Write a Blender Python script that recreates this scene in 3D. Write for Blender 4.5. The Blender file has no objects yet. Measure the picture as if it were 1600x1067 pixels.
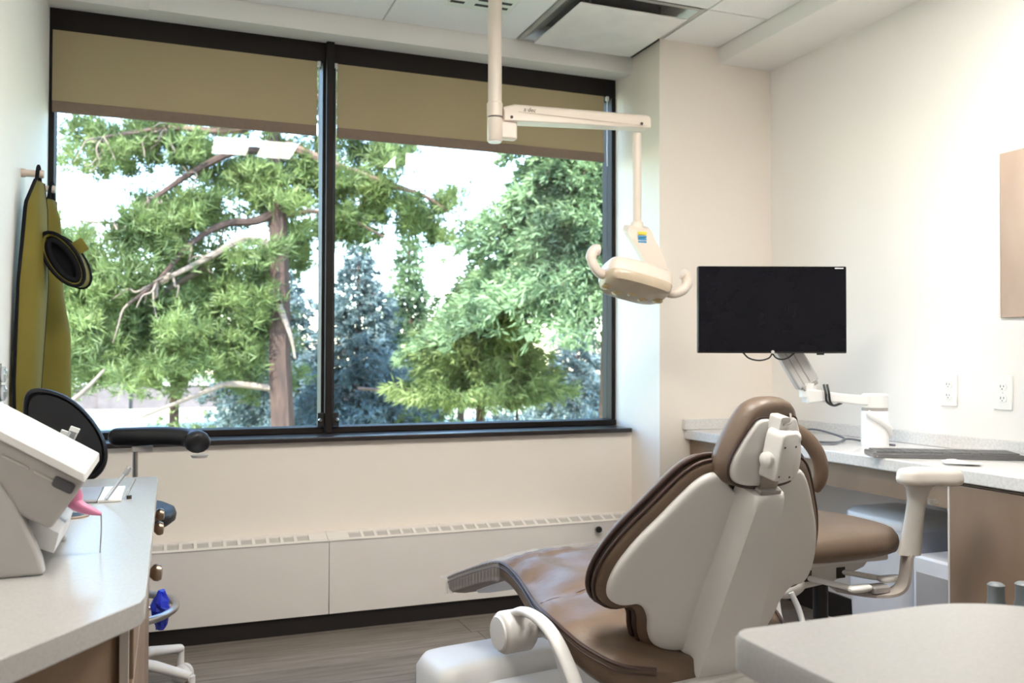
import bpy, bmesh, math, random
import numpy as np
from mathutils import Vector, Matrix

sc = bpy.context.scene
col = sc.collection
R = math.radians

# ------------------------------------------------------------------ camera
yaw, pitch, roll = R(21.15), R(1.04), R(0.154)
fw = Vector((math.sin(yaw)*math.cos(pitch), math.cos(yaw)*math.cos(pitch), math.sin(pitch)))
rt = Vector((math.cos(yaw), -math.sin(yaw), 0)); up = rt.cross(fw)
rt, up = math.cos(roll)*rt+math.sin(roll)*up, -math.sin(roll)*rt+math.cos(roll)*up
cd = bpy.data.cameras.new('camera'); cam = bpy.data.objects.new('camera', cd); col.objects.link(cam)
M = Matrix.Identity(4)
for i in range(3):
    M[i][0], M[i][1], M[i][2] = rt[i], up[i], -fw[i]
M.translation = (0, 0, 1.08); cam.matrix_world = M
cd.sensor_fit = 'HORIZONTAL'; cd.sensor_width = 36; cd.lens = 36*1382/1600
cd.clip_start = .05; cd.clip_end = 300
cd.dof.use_dof = True; cd.dof.focus_distance = 2.15; cd.dof.aperture_fstop = 5.0
sc.camera = cam

# ------------------------------------------------------------------ world, sun, exposure
w = bpy.data.worlds.new('world'); sc.world = w; w.use_nodes = True
nt = w.node_tree; nt.nodes.clear()
sky = nt.nodes.new('ShaderNodeTexSky'); sky.sky_type = 'NISHITA'; sky.sun_disc = False
sky.sun_elevation = R(50); sky.sun_rotation = R(200); sky.air_density = 1.15; sky.dust_density = 0.3; sky.ozone_density = 2.5
bg = nt.nodes.new('ShaderNodeBackground'); bg.inputs['Strength'].default_value = .8
wo = nt.nodes.new('ShaderNodeOutputWorld')
nt.links.new(sky.outputs[0], bg.inputs[0]); nt.links.new(bg.outputs[0], wo.inputs[0])
sl = bpy.data.lights.new('sun', 'SUN'); sl.energy = 11.5; sl.angle = R(.6); sl.color = (1, .95, .87)
so = bpy.data.objects.new('sun', sl); col.objects.link(so)
so.rotation_euler = Vector((.45, .62, -.8)).to_track_quat('-Z', 'Y').to_euler()
so.location = (-6, -6, 12)
PANEL = 20.0          # strength of the ceiling luminaires' lenses
vs = sc.view_settings
sc.display_settings.display_device = 'sRGB'
vs.view_transform = 'Standard'; vs.look = 'None'; vs.gamma = 1; vs.exposure = 1.25; vs.use_curve_mapping = False
sc.cycles.max_bounces = 10; sc.cycles.diffuse_bounces = 5; sc.cycles.glossy_bounces = 4
sc.cycles.transmission_bounces = 6; sc.cycles.transparent_max_bounces = 12
sc.cycles.caustics_reflective = False; sc.cycles.caustics_refractive = False
sc.cycles.sample_clamp_indirect = 6

# ------------------------------------------------------------------ materials
MATS = {}
def srgb(r, g, b):
    f = lambda c: (c/12.92 if c <= .04045 else ((c+.055)/1.055)**2.4)
    return (f(r/255), f(g/255), f(b/255))
def mat(name, c, rough=.5, metal=0, var=.06, scale=8, bump=0, bscale=120, coat=0, spec=.5, stretch=None, c2=None, emit=0, alpha=1, trans=0):
    if name in MATS: return MATS[name]
    m = bpy.data.materials.new(name); m.use_nodes = True
    t = m.node_tree; p = t.nodes['Principled BSDF']
    tc = t.nodes.new('ShaderNodeTexCoord'); mp = t.nodes.new('ShaderNodeMapping')
    t.links.new(tc.outputs['Object'], mp.inputs[0])
    if stretch: mp.inputs['Scale'].default_value = stretch
    n = t.nodes.new('ShaderNodeTexNoise'); n.inputs['Scale'].default_value = scale; n.inputs['Detail'].default_value = 5
    t.links.new(mp.outputs[0], n.inputs['Vector'])
    r = t.nodes.new('ShaderNodeValToRGB')
    if c2 is None: a = [max(0, x*(1-var)) for x in c]; b = [min(1, x*(1+var)) for x in c]
    else: a, b = c, c2
    r.color_ramp.elements[0].position = .3; r.color_ramp.elements[1].position = .7
    r.color_ramp.elements[0].color = (*a, 1); r.color_ramp.elements[1].color = (*b, 1)
    t.links.new(n.outputs['Fac'], r.inputs[0]); t.links.new(r.outputs[0], p.inputs['Base Color'])
    p.inputs['Roughness'].default_value = rough; p.inputs['Metallic'].default_value = metal
    p.inputs['Specular IOR Level'].default_value = spec
    if coat: p.inputs['Coat Weight'].default_value = coat; p.inputs['Coat Roughness'].default_value = .08
    if trans: p.inputs['Transmission Weight'].default_value = trans
    if alpha < 1: p.inputs['Alpha'].default_value = alpha
    if emit:
        p.inputs['Emission Color'].default_value = (*c, 1); p.inputs['Emission Strength'].default_value = emit
    if bump:
        n2 = t.nodes.new('ShaderNodeTexNoise'); n2.inputs['Scale'].default_value = bscale; n2.inputs['Detail'].default_value = 4
        t.links.new(mp.outputs[0], n2.inputs['Vector'])
        bp = t.nodes.new('ShaderNodeBump'); bp.inputs['Strength'].default_value = bump; bp.inputs['Distance'].default_value = .01
        t.links.new(n2.outputs['Fac'], bp.inputs['Height']); t.links.new(bp.outputs[0], p.inputs['Normal'])
    MATS[name] = m
    return m

wallm = mat('wall_paint', (.84, .775, .70), .6, var=.012, scale=2, bump=.04, bscale=260)
wallw = mat('wall_paint_white', (.84, .83, .81), .6, var=.012, scale=2, bump=.04, bscale=260)
ceilm = mat('ceiling_tile', (.87, .865, .86), .85, var=.03, scale=140, bump=.25, bscale=180)
barm = mat('ceiling_grid', (.55, .54, .52), .5)
frame_m = mat('dark_bronze', (.014, .010, .009), .55, var=.1, spec=.25)
sill_m = mat('dark_sill', (.022, .016, .015), .28, var=.1)
base_m = mat('black_rubber', (.014, .010, .009), .5)
heat_m = mat('enamel', (.77, .725, .69), .42, var=.01)
tray_m = mat('grille_grey', (.50, .475, .45), .6)
hem_m = mat('hem_brown', (.20, .145, .11), .75, var=.05, scale=60, bump=.1, bscale=500)
leather = mat('brown_leather', (.165, .112, .078), .42, var=.12, scale=10, bump=.12, bscale=55, coat=.0, spec=.38)
leather2 = mat('taupe_leather', (.15, .105, .075), .40, var=.08, scale=10, bump=.06, bscale=90)
pipe_m = mat('piping', (.055, .028, .022), .45)
white = mat('chair_plastic', (.74, .725, .71), .38, var=.015, scale=4, bump=.02, bscale=400)
whiteg = mat('gloss_white', (.82, .815, .81), .28, var=.01)
cream = mat('lamp_cream', (.74, .65, .57), .36, var=.01)
creamd = mat('lamp_shade_side', (.45, .36, .30), .5, var=.03)
steel = mat('brushed_steel', (.5, .47, .44), .3, 1, var=.05, scale=60)
bronze = mat('satin_bronze', (.34, .26, .20), .32, 1, var=.05)
greym = mat('grey_plastic', (.36, .34, .33), .45)
silver = mat('silver_paint', (.62, .62, .62), .35, .3, var=.02)
blackv = mat('black_vinyl', (.010, .010, .012), .46, spec=.35, var=.1, bump=.03, bscale=200)
blackp = mat('black_plastic', (.012, .012, .013), .4)
screen = mat('screen_off', (.005, .005, .008), .22, var=.02, spec=.22)
wood = mat('cabinet_laminate', (.20, .130, .082), .42, c2=(.29, .20, .135), scale=5, stretch=(1, 1, .35), bump=.03, bscale=90)
edge_m = mat('edge_band', (.66, .60, .56), .4, var=.02)
apron_m = mat('apron_olive', (.165, .138, .03), .85, var=.06, scale=6, bump=.05, bscale=60, spec=.15)
apron_b = mat('apron_binding', (.008, .008, .010), .85, spec=.15)
pegm = mat('peg_wood', (.62, .52, .44), .5)
blue_m = mat('blue_film', (.012, .03, .52), .35, var=.3, scale=20)
pink = mat('pink_plastic', (.72, .25, .42), .35)
paper = mat('paper', (.88, .87, .85), .7, var=.01)
plasticbag = mat('clear_film', (.75, .75, .78), .12, var=.02, alpha=.13, bump=.5, bscale=40)
yellow = mat('sticker_yellow', (.75, .68, .05), .5); sblue = mat('sticker_blue', (.03, .25, .50), .5)
ink = mat('ink', (.05, .04, .035), .6); inkw = mat('ink_pale', (.65, .65, .68), .5)
clear = mat('clear_acrylic', (.85, .87, .9), .08, var=.01, trans=.75)
lensm = mat('lamp_lens', (.52, .43, .32), .12, var=.10, scale=14, bump=.08, bscale=300)
binm = mat('bin_white', (.72, .72, .74), .4)
darkw = mat('knee_wall', (.42, .42, .44), .6)
hose = mat('hose_grey', (.52, .52, .53), .4)
bark = mat('pine_bark', (.020, .010, .008), .9, c2=(.050, .026, .019), scale=6, stretch=(3, 3, .6), bump=.8, bscale=12)
barkp = mat('pale_branch', (.09, .066, .05), .9, c2=(.18, .14, .115), scale=5, bump=.5, bscale=20)
barkd = mat('dark_branch', (.10, .06, .045), .9, var=.3)

def quartz():
    m = mat('quartz', (.405, .395, .385), .25, c2=(.455, .445, .435), scale=240)
    return m
quartz_m = quartz()
quartz_b = mat('quartz_grey', (.60, .585, .575), .3, c2=(.74, .725, .72), scale=110)

def blind_mat():
    m = bpy.data.materials.new('blind_fabric'); m.use_nodes = True; t = m.node_tree
    p = t.nodes['Principled BSDF']; out = t.nodes['Material Output']
    tc = t.nodes.new('ShaderNodeTexCoord')
    mp = t.nodes.new('ShaderNodeMapping'); mp.inputs['Scale'].default_value = (260, 60, 900); t.links.new(tc.outputs['Object'], mp.inputs[0])
    n = t.nodes.new('ShaderNodeTexNoise'); n.inputs['Scale'].default_value = 1; t.links.new(mp.outputs[0], n.inputs['Vector'])
    r = t.nodes.new('ShaderNodeValToRGB')
    r.color_ramp.elements[0].color = (.41, .335, .205, 1); r.color_ramp.elements[1].color = (.54, .455, .30, 1)
    t.links.new(n.outputs['Fac'], r.inputs[0]); t.links.new(r.outputs[0], p.inputs['Base Color'])
    p.inputs['Roughness'].default_value = .9; p.inputs['Specular IOR Level'].default_value = .1
    tr = t.nodes.new('ShaderNodeBsdfTranslucent'); tr.inputs[0].default_value = (.42, .34, .18, 1)
    mx = t.nodes.new('ShaderNodeMixShader'); mx.inputs[0].default_value = .22
    t.links.new(p.outputs[0], mx.inputs[1]); t.links.new(tr.outputs[0], mx.inputs[2]); t.links.new(mx.outputs[0], out.inputs[0])
    return m
blindm = blind_mat()
def glass_mat():
    m = bpy.data.materials.new('window_glass'); m.use_nodes = True; t = m.node_tree; t.nodes.remove(t.nodes['Principled BSDF'])
    out = t.nodes['Material Output']
    a = t.nodes.new('ShaderNodeBsdfTransparent'); a.inputs[0].default_value = (.93, .955, .95, 1)
    g = t.nodes.new('ShaderNodeBsdfGlossy'); g.inputs['Roughness'].default_value = .004
    f = t.nodes.new('ShaderNodeFresnel'); f.inputs[0].default_value = 1.5
    mu = t.nodes.new('ShaderNodeMath'); mu.operation = 'MULTIPLY'; mu.inputs[1].default_value = .35
    t.links.new(f.outputs[0], mu.inputs[0])
    mx = t.nodes.new('ShaderNodeMixShader')
    t.links.new(mu.outputs[0], mx.inputs[0]); t.links.new(a.outputs[0], mx.inputs[1]); t.links.new(g.outputs[0], mx.inputs[2]); t.links.new(mx.outputs[0], out.inputs[0])
    return m
glassm = glass_mat()
def floor_mat():
    m = bpy.data.materials.new('vinyl_plank'); m.use_nodes = True; t = m.node_tree; p = t.nodes['Principled BSDF']
    tc = t.nodes.new('ShaderNodeTexCoord'); oi = t.nodes.new('ShaderNodeObjectInfo')
    ad = t.nodes.new('ShaderNodeVectorMath'); ad.operation = 'MULTIPLY_ADD'
    ad.inputs[1].default_value = (1, 1, 1); t.links.new(tc.outputs['Object'], ad.inputs[0])
    sc_ = t.nodes.new('ShaderNodeVectorMath'); sc_.operation = 'SCALE'; sc_.inputs['Scale'].default_value = 37
    cb = t.nodes.new('ShaderNodeCombineXYZ'); t.links.new(oi.outputs['Random'], cb.inputs[0]); t.links.new(oi.outputs['Random'], cb.inputs[1])
    t.links.new(cb.outputs[0], sc_.inputs[0]); t.links.new(sc_.outputs[0], ad.inputs[2])
    mp = t.nodes.new('ShaderNodeMapping'); mp.inputs['Scale'].default_value = (2.2, 26, 1); t.links.new(ad.outputs[0], mp.inputs[0])
    n = t.nodes.new('ShaderNodeTexNoise'); n.inputs['Scale'].default_value = 1.6; n.inputs['Detail'].default_value = 8; n.inputs['Roughness'].default_value = .65
    t.links.new(mp.outputs[0], n.inputs['Vector'])
    r = t.nodes.new('ShaderNodeValToRGB')
    r.color_ramp.elements[0].position = .28; r.color_ramp.elements[0].color = (.105, .085, .070, 1)
    r.color_ramp.elements[1].position = .75; r.color_ramp.elements[1].color = (.27, .235, .205, 1)
    t.links.new(n.outputs['Fac'], r.inputs[0])
    hv = t.nodes.new('ShaderNodeHueSaturation'); mr = t.nodes.new('ShaderNodeMapRange')
    mr.inputs['To Min'].default_value = .85; mr.inputs['To Max'].default_value = 1.15
    t.links.new(oi.outputs['Random'], mr.inputs[0]); t.links.new(mr.outputs[0], hv.inputs['Value']); t.links.new(r.outputs[0], hv.inputs['Color'])
    t.links.new(hv.outputs[0], p.inputs['Base Color']); p.inputs['Roughness'].default_value = .42
    return m
floorm = floor_mat()
def leaf_mat(name, ca, cb_, scale=3):
    m = bpy.data.materials.new(name); m.use_nodes = True; t = m.node_tree; p = t.nodes['Principled BSDF']; out = t.nodes['Material Output']
    tc = t.nodes.new('ShaderNodeTexCoord'); n = t.nodes.new('ShaderNodeTexNoise'); n.inputs['Scale'].default_value = scale; n.inputs['Detail'].default_value = 3
    t.links.new(tc.outputs['Object'], n.inputs['Vector'])
    r = t.nodes.new('ShaderNodeValToRGB'); r.color_ramp.elements[0].position = .3; r.color_ramp.elements[1].position = .7
    r.color_ramp.elements[0].color = (*ca, 1); r.color_ramp.elements[1].color = (*cb_, 1)
    t.links.new(n.outputs['Fac'], r.inputs[0]); t.links.new(r.outputs[0], p.inputs['Base Color']); p.inputs['Roughness'].default_value = .6
    tr = t.nodes.new('ShaderNodeBsdfTranslucent'); t.links.new(r.outputs[0], tr.inputs[0])
    mx = t.nodes.new('ShaderNodeMixShader'); mx.inputs[0].default_value = .35
    t.links.new(p.outputs[0], mx.inputs[1]); t.links.new(tr.outputs[0], mx.inputs[2]); t.links.new(mx.outputs[0], out.inputs[0])
    return m

# ------------------------------------------------------------------ mesh helpers
class MB:
    def __init__(s): s.v = []; s.f = []
    def add(s, vs, fs):
        o = len(s.v); s.v += [tuple(p) for p in vs]; s.f += [[i+o for i in q] for q in fs]; return s
    def box(s, x0, x1, y0, y1, z0, z1, m=None):
        vs = [(x, y, z) for z in (z0, z1) for y in (y0, y1) for x in (x0, x1)]
        if m: vs = [m @ Vector(p) for p in vs]
        return s.add(vs, [(0, 2, 3, 1), (4, 5, 7, 6), (0, 1, 5, 4), (2, 6, 7, 3), (0, 4, 6, 2), (1, 3, 7, 5)])
    def prism(s, pts, a, b, fn):       # outline pts (p,q), extruded from a to b; fn(p,q,t)->xyz
        n = len(pts); vs = [fn(p, q, a) for p, q in pts]+[fn(p, q, b) for p, q in pts]
        return s.add(vs, [list(range(n))[::-1], list(range(n, 2*n))]+[(i, (i+1) % n, n+(i+1) % n, n+i) for i in range(n)])
    def tube(s, path, r, n=10, sx=1, sy=1, upv=(0, 0, 1), cap=True, closed=False):
        P = [Vector(p) for p in path]; k = len(P); rs = r if isinstance(r, (list, tuple)) else [r]*k
        u = Vector(upv); vs = []; fs = []
        for i, p in enumerate(P):
            if closed: t = (P[(i+1) % k]-P[i-1])
            else: t = (P[min(i+1, k-1)]-P[max(i-1, 0)])
            t.normalize()
            a = u-u.dot(t)*t
            if a.length < 1e-4:
                a = Vector((1, 0, 0)) if abs(t.x) < .9 else Vector((0, 1, 0)); a = a-a.dot(t)*t
            a.normalize(); u = a; b = t.cross(a)
            for j in range(n):
                q = 2*math.pi*j/n
                vs.append(p+(a*math.sin(q)*sy+b*math.cos(q)*sx)*rs[i])
        m = k if closed else k-1
        for i in range(m):
            for j in range(n):
                i2 = (i+1) % k
                fs.append((i*n+j, i*n+(j+1) % n, i2*n+(j+1) % n, i2*n+j))
        if cap and not closed: fs += [list(range(n))[::-1], [(k-1)*n+j for j in range(n)]]
        return s.add(vs, fs)
    def lathe(s, prof, c, axis=(0, 0, 1), n=24):
        ax = Vector(axis).normalized(); a = ax.orthogonal().normalized(); b = ax.cross(a); c = Vector(c); vs = []; fs = []
        for rr, h in prof:
            for j in range(n):
                q = 2*math.pi*j/n; vs.append(c+ax*h+(a*math.cos(q)+b*math.sin(q))*max(rr, 1e-5))
        for i in range(len(prof)-1):
            for j in range(n): fs.append((i*n+j, i*n+(j+1) % n, (i+1)*n+(j+1) % n, (i+1)*n+j))
        fs += [list(range(n))[::-1], [(len(prof)-1)*n+j for j in range(n)]]
        return s.add(vs, fs)
    def pillow(s, outl, rings, fn, c=(0, 0)):   # outline (u,v); rings of (scale, depth); fn(u,v,d)->xyz
        n = len(outl); vs = []; fs = []
        for (k, d) in rings:
            for u, v in outl:
                vs.append(fn(c[0]+(u-c[0])*k, c[1]+(v-c[1])*k, d))
        m = len(rings)
        for i in range(m-1):
            for j in range(n): fs.append((i*n+j, i*n+(j+1) % n, (i+1)*n+(j+1) % n, (i+1)*n+j))
        fs += [list(range(n))[::-1], [(m-1)*n+j for j in range(n)]]
        return s.add(vs, fs)
    def grid(s, rows, closed_u=False):
        n = len(rows[0]); vs = [p for r_ in rows for p in r_]; fs = []
        for i in range(len(rows)-1):
            for j in range(n if closed_u else n-1):
                fs.append((i*n+j, i*n+(j+1) % n, (i+1)*n+(j+1) % n, (i+1)*n+j))
        return s.add(vs, fs)
    def build(s, name, m, parent=None, local=False, smooth=False, bevel=0, seg=2, label=None, kind=None, sub=0, angle=35):
        V = np.array([tuple(p) for p in s.v], float)
        lo, hi = V.min(0), V.max(0); c = np.array([(lo[0]+hi[0])/2, (lo[1]+hi[1])/2, lo[2]])
        me = bpy.data.meshes.new(name); me.from_pydata((V-c).tolist(), [], s.f); me.update()
        bm = bmesh.new(); bm.from_mesh(me); bmesh.ops.recalc_face_normals(bm, faces=bm.faces); bm.to_mesh(me); bm.free()
        me.materials.append(m); o = bpy.data.objects.new(name, me); col.objects.link(o)
        if smooth:
            for p in me.polygons: p.use_smooth = True
        if bevel:
            b = o.modifiers.new('bevel', 'BEVEL'); b.width = bevel; b.segments = seg; b.limit_method = 'ANGLE'; b.angle_limit = R(30)
            b.harden_normals = False
            if not smooth:
                for p in me.polygons: p.use_smooth = True
                try: me.set_sharp_from_angle(angle=R(angle))
                except Exception: pass
        elif smooth and angle < 180:
            try: me.set_sharp_from_angle(angle=R(angle if angle != 35 else 50))
            except Exception: pass
        if sub:
            q = o.modifiers.new('sub', 'SUBSURF'); q.levels = sub; q.render_levels = sub
        W = Matrix.Translation(Vector(c.tolist()))
        if parent is not None:
            o.parent = parent
            if local: o.matrix_basis = W; WORLD[o.name] = WORLD[parent.name] @ W
            else:
                o.matrix_parent_inverse = WORLD[parent.name].inverted(); o.matrix_basis = W; WORLD[o.name] = W
        else:
            o.matrix_basis = W; WORLD[o.name] = W
        if label: o['label'] = label
        if kind: o['kind'] = kind
        return o
WORLD = {}
def sublocal(parent, thing):   # lets a sub-part be given in its thing's local coordinates
    WORLD[parent.name+'_l'] = WORLD[parent.name]
def tag(o, label, cat, group=None, kind=None):
    o['label'] = label; o['category'] = cat
    if group: o['group'] = group
    if kind: o['kind'] = kind
    return o
def thing(name, loc, label, cat, rz=0, group=None, kind=None):
    o = bpy.data.objects.new(name, None); col.objects.link(o); o.empty_display_size = .1
    o.location = loc; o.rotation_euler = (0, 0, rz)
    WORLD[o.name] = Matrix.Translation(Vector(loc)) @ Matrix.Rotation(rz, 4, 'Z')
    return tag(o, label, cat, group, kind)
def sub_in(m_b, name, m, parent, root, **kw):   # sub-part written in root-local coordinates, parented to a part
    W = WORLD[root.name]; m_b.v = [tuple(W @ Vector(p)) for p in m_b.v]
    return m_b.build(name, m, parent, **kw)
def B(*a): return MB().box(*a)
def crom(pts, n=6, closed=False):       # Catmull-Rom resample
    P = [np.array(p, float) for p in pts]; k = len(P); out = []
    m = k if closed else k-1
    for i in range(m):
        p0 = P[(i-1) % k] if closed or i > 0 else 2*P[0]-P[1]
        p1 = P[i]; p2 = P[(i+1) % k]
        p3 = P[(i+2) % k] if closed or i+2 < k else 2*P[-1]-P[-2]
        for j in range(n):
            t = j/n
            out.append(.5*((2*p1)+(-p0+p2)*t+(2*p0-5*p1+4*p2-p3)*t*t+(-p0+3*p1-3*p2+p3)*t**3))
    if not closed: out.append(P[-1])
    return [tuple(map(float, p)) for p in out]
def rrect(x0, x1, y0, y1, r, n=6):
    rs = r if isinstance(r, (list, tuple)) else [r]*4      # order: x1y1, x0y1, x0y0, x1y0
    out = []
    for (cx, cy, a0, rr) in ((x1-rs[0], y1-rs[0], 0, rs[0]), (x0+rs[1], y1-rs[1], 90, rs[1]), (x0+rs[2], y0+rs[2], 180, rs[2]), (x1-rs[3], y0+rs[3], 270, rs[3])):
        for i in range(n+1):
            q = R(a0+90*i/n); out.append((cx+rr*math.cos(q), cy+rr*math.sin(q)))
    return out
def offset(outl, d):
    n = len(outl); out = []
    A = sum(outl[i][0]*outl[(i+1) % n][1]-outl[(i+1) % n][0]*outl[i][1] for i in range(n))
    sgn = 1 if A > 0 else -1
    for i in range(n):
        a, b = outl[i-1], outl[(i+1) % n]; tx, ty = b[0]-a[0], b[1]-a[1]; l = math.hypot(tx, ty) or 1
        out.append((outl[i][0]+sgn*ty/l*d, outl[i][1]-sgn*tx/l*d))
    return out
def text_mesh(s, size, fn, name, m, parent, **kw):
    cu = bpy.data.curves.new('t', 'FONT'); cu.body = s; cu.size = size; cu.shear = .25; cu.resolution_u = 2; cu.fill_mode = 'FRONT'
    o = bpy.data.objects.new('t', cu); col.objects.link(o); bpy.context.view_layer.update()
    me = bpy.data.meshes.new_from_object(o.evaluated_get(bpy.context.evaluated_depsgraph_get()))
    mb = MB(); mb.add([fn(v.co.x, v.co.y) for v in me.vertices], [list(p.vertices) for p in me.polygons])
    bpy.data.objects.remove(o); bpy.data.curves.remove(cu); bpy.data.meshes.remove(me)
    return mb.build(name, m, parent, **kw)

XL, XR, YW, YC, XC, HC = -.443, 2.6, 3.83, 3.388, 2.006, 2.49

# ================================================================== THE SETTING
def struct(name, mb, m, label, cat, **kw):
    return tag(mb.build(name, m, **kw), label, cat, kind='structure')
fl = struct('floor', B(XL-.1, XR+.1, -2.1, 3.95, -.08, -.003), mat('subfloor', (.08, .065, .055), .6), 'grey brown wood plank floor', 'floor')
rnd = random.Random(4)
pm = {}
row = 0; y = -1.0
while y < 3.53:
    y1 = min(y+.18, 3.535); x = XL-rnd.random()*1.0
    while x < XR:
        a, b = max(x, XL), min(x+1.22, XR)
        if b-a > .02 and y > .55:
            B(a+.0012, b-.0012, y+.0012, y1-.0012, -.004, 0).build('plank', floorm, fl)
        x += 1.22
    y += .18
B(XL, XR, -2, .44+.12, -.004, 0).build('plank_field', floorm, fl)
struct('wall_left', B(XL-.1, XL, -2.1, 3.95, 0, 2.6), wallw, 'pale left wall with the hanging aprons', 'wall')
struct('wall_right', B(XR, XR+.1, -2.1, 3.95, 0, 2.6), mat('wall_paint_right', (.86, .835, .81), .6, var=.012, scale=2, bump=.04, bscale=260), 'off white right wall behind the counter and outlets', 'wall')
struct('wall_rear', B(XL-.1, XR+.1, -2.1, -2.0, 0, 2.6), wallm, 'off white wall at the back of the room', 'wall')
struct('wall_column', B(XC, XR, YC, 3.9, 0, 2.6), wallm, 'cream wall pier between window and right wall', 'wall')
struct('wall_window', B(XL, XC, 3.64, 3.95, 0, .738), wallm, 'cream wall under the window sill', 'wall')
struct('wall_above_window', B(XL, XC, 3.70, 3.95, 2.432, 2.6), wallm, 'wall strip above the dark window header', 'wall')
ce = struct('ceiling', B(XL-.1, XR+.1, -2.1, 3.7, 2.53, 2.62), mat('plenum', (.25, .25, .25), .9), 'suspended white tile ceiling', 'ceiling')
gx = [XL, .22, .82, 1.42, 2.02, 2.314]; gy = [3.634-.602*i for i in range(10)]
LUM = {(1, 3): 0, (3, 3): 0}
tile_me = {}
for i in range(5):
    for j in range(9):
        if (i, j) in LUM or (i, j) == (3, 0): continue
        B(gx[i]+.004, gx[i+1]-.004, gy[j+1]+.004, gy[j]-.004, HC, HC+.018).build('ceiling_tile', ceilm, ce, bevel=.002, seg=1)
for i in range(1, 5):
    B(gx[i]-.011, gx[i]+.011, -2, 3.634, HC+.005, HC+.03).build('grid_bar', barm, ce)
for j in range(0, 10):
    B(XL, 2.314, gy[j]-.011, gy[j]+.011, HC+.0055, HC+.0305).build('grid_bar', barm, ce)
struct('trim_1', B(2.314, XR, -2, YC, 2.416, 2.53), wallw, 'boxed soffit along the right wall under the ceiling', 'soffit')
struct('trim_2', MB().prism([(3.634, 2.408), (3.83, 2.428), (3.83, 2.55), (3.634, 2.55)], -.085, XC, lambda p, q, t: (t, p, q)), wallw, 'boxed fascia over the window below the ceiling', 'soffit')
struct('trim_3', MB().prism([(3.634, 2.50), (3.66, 2.412), (3.83, 2.428), (3.83, 2.55), (3.634, 2.55)], XL, -.085, lambda p, q, t: (t, p, q)), wallw, 'recessed end of the fascia by the left wall', 'soffit')
struct('trim_4', B(XL, XC-.012, 3.612, 3.80, .737, .757), sill_m, 'dark glossy sill ledge below the two panes', 'sill', bevel=.004)
struct('baseboard_window', B(XL, XC, 3.535, 3.64, 0, .07), base_m, 'black base strip under the heater cover', 'baseboard')
struct('baseboard_column', B(XC, XR, YC-.012, YC, 0, .10), base_m, 'black base strip on the wall pier', 'baseboard')
struct('baseboard_right', B(XR-.012, XR, -2, YC-.012, 0, .10), base_m, 'black base strip along the right wall', 'baseboard')
struct('baseboard_left', B(XL, XL+.012, -2, 3.535, 0, .10), base_m, 'black base strip along the left wall', 'baseboard')

def window(name, x0, x1, xm0, xm1, label):
    t = thing(name, ((x0+x1)/2, YW, .757), label, 'window', kind='structure')
    B(x0, x1, 3.80, 3.90, 2.338, 2.432).build('header', frame_m, t, bevel=.003)
    B(x0, x1, 3.79, 3.90, .757, .783).build('bottom_rail', frame_m, t, bevel=.003)
    B(x0, xm0, 3.80, 3.90, .783, 2.338).build('jamb', frame_m, t, bevel=.002)
    B(xm1, x1, 3.80, 3.90, .783, 2.338).build('jamb', frame_m, t, bevel=.002)
    B(xm0, xm1, 3.848, 3.854, .783, 2.338).build('pane', glassm, t)
    return t
w1 = window('window_1', XL, .612, XL+.02, .60, 'large left window pane in a dark frame, pine trunk behind it')
w2 = window('window_2', .644, XC, .656, 1.985, 'large right window pane in a dark frame, beside the wall pier')
struct('trim_5', B(.612, .644, 3.765, 3.90, .757, 2.432), frame_m, 'dark mullion between the two window panes', 'mullion', bevel=.004)
for xs, wn, xx in ((-1, w1, .605), (1, w2, .651)):
    k = thing('window_latch', (xx, 3.78, .80), 'small black latch bracket at mullion foot, '+('left pane side' if xs < 0 else 'right pane side'), 'bracket', group='latches on the mullion')
    B(xx-.022 if xs < 0 else xx-.006, xx+.006 if xs < 0 else xx+.022, 3.775, 3.785, .785, .845).build('plate', blackp, k, bevel=.002)
    MB().lathe([(.008, 0), (.008, .012), (.005, .016)], (xx+xs*.012, 3.775, .815), (0, -1, 0), 12).build('knob', steel, k, smooth=True)

def blind(x0, x1, label, chains):
    t = thing('roller_blind', ((x0+x1)/2, 3.795, 2.02), label, 'blind', group='roller blinds')
    B(x0, x1, 3.792, 3.7945, 2.06, 2.338).build('fabric', blindm, t)
    B(x0, x1, 3.786, 3.799, 2.019, 2.063).build('hem_bar', hem_m, t, bevel=.003)
    for cx in chains:
        mb = MB().tube([(cx, 3.79, 2.335), (cx, 3.79, 2.02), (cx, 3.788, 1.9 if cx < 1 else 2.0)], .0022, 6); mb.build('bead_chain', silver, t)
        B(cx-.006, cx+.006, 3.785, 3.799, 2.318, 2.338).build('bracket', silver, t)
blind(XL+.012, .574, 'tan roller blind half lowered over the left pane', [.582])
blind(.660, 1.938, 'tan roller blind half lowered over the right pane behind the lamp arm', [.654, 1.955])

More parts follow.
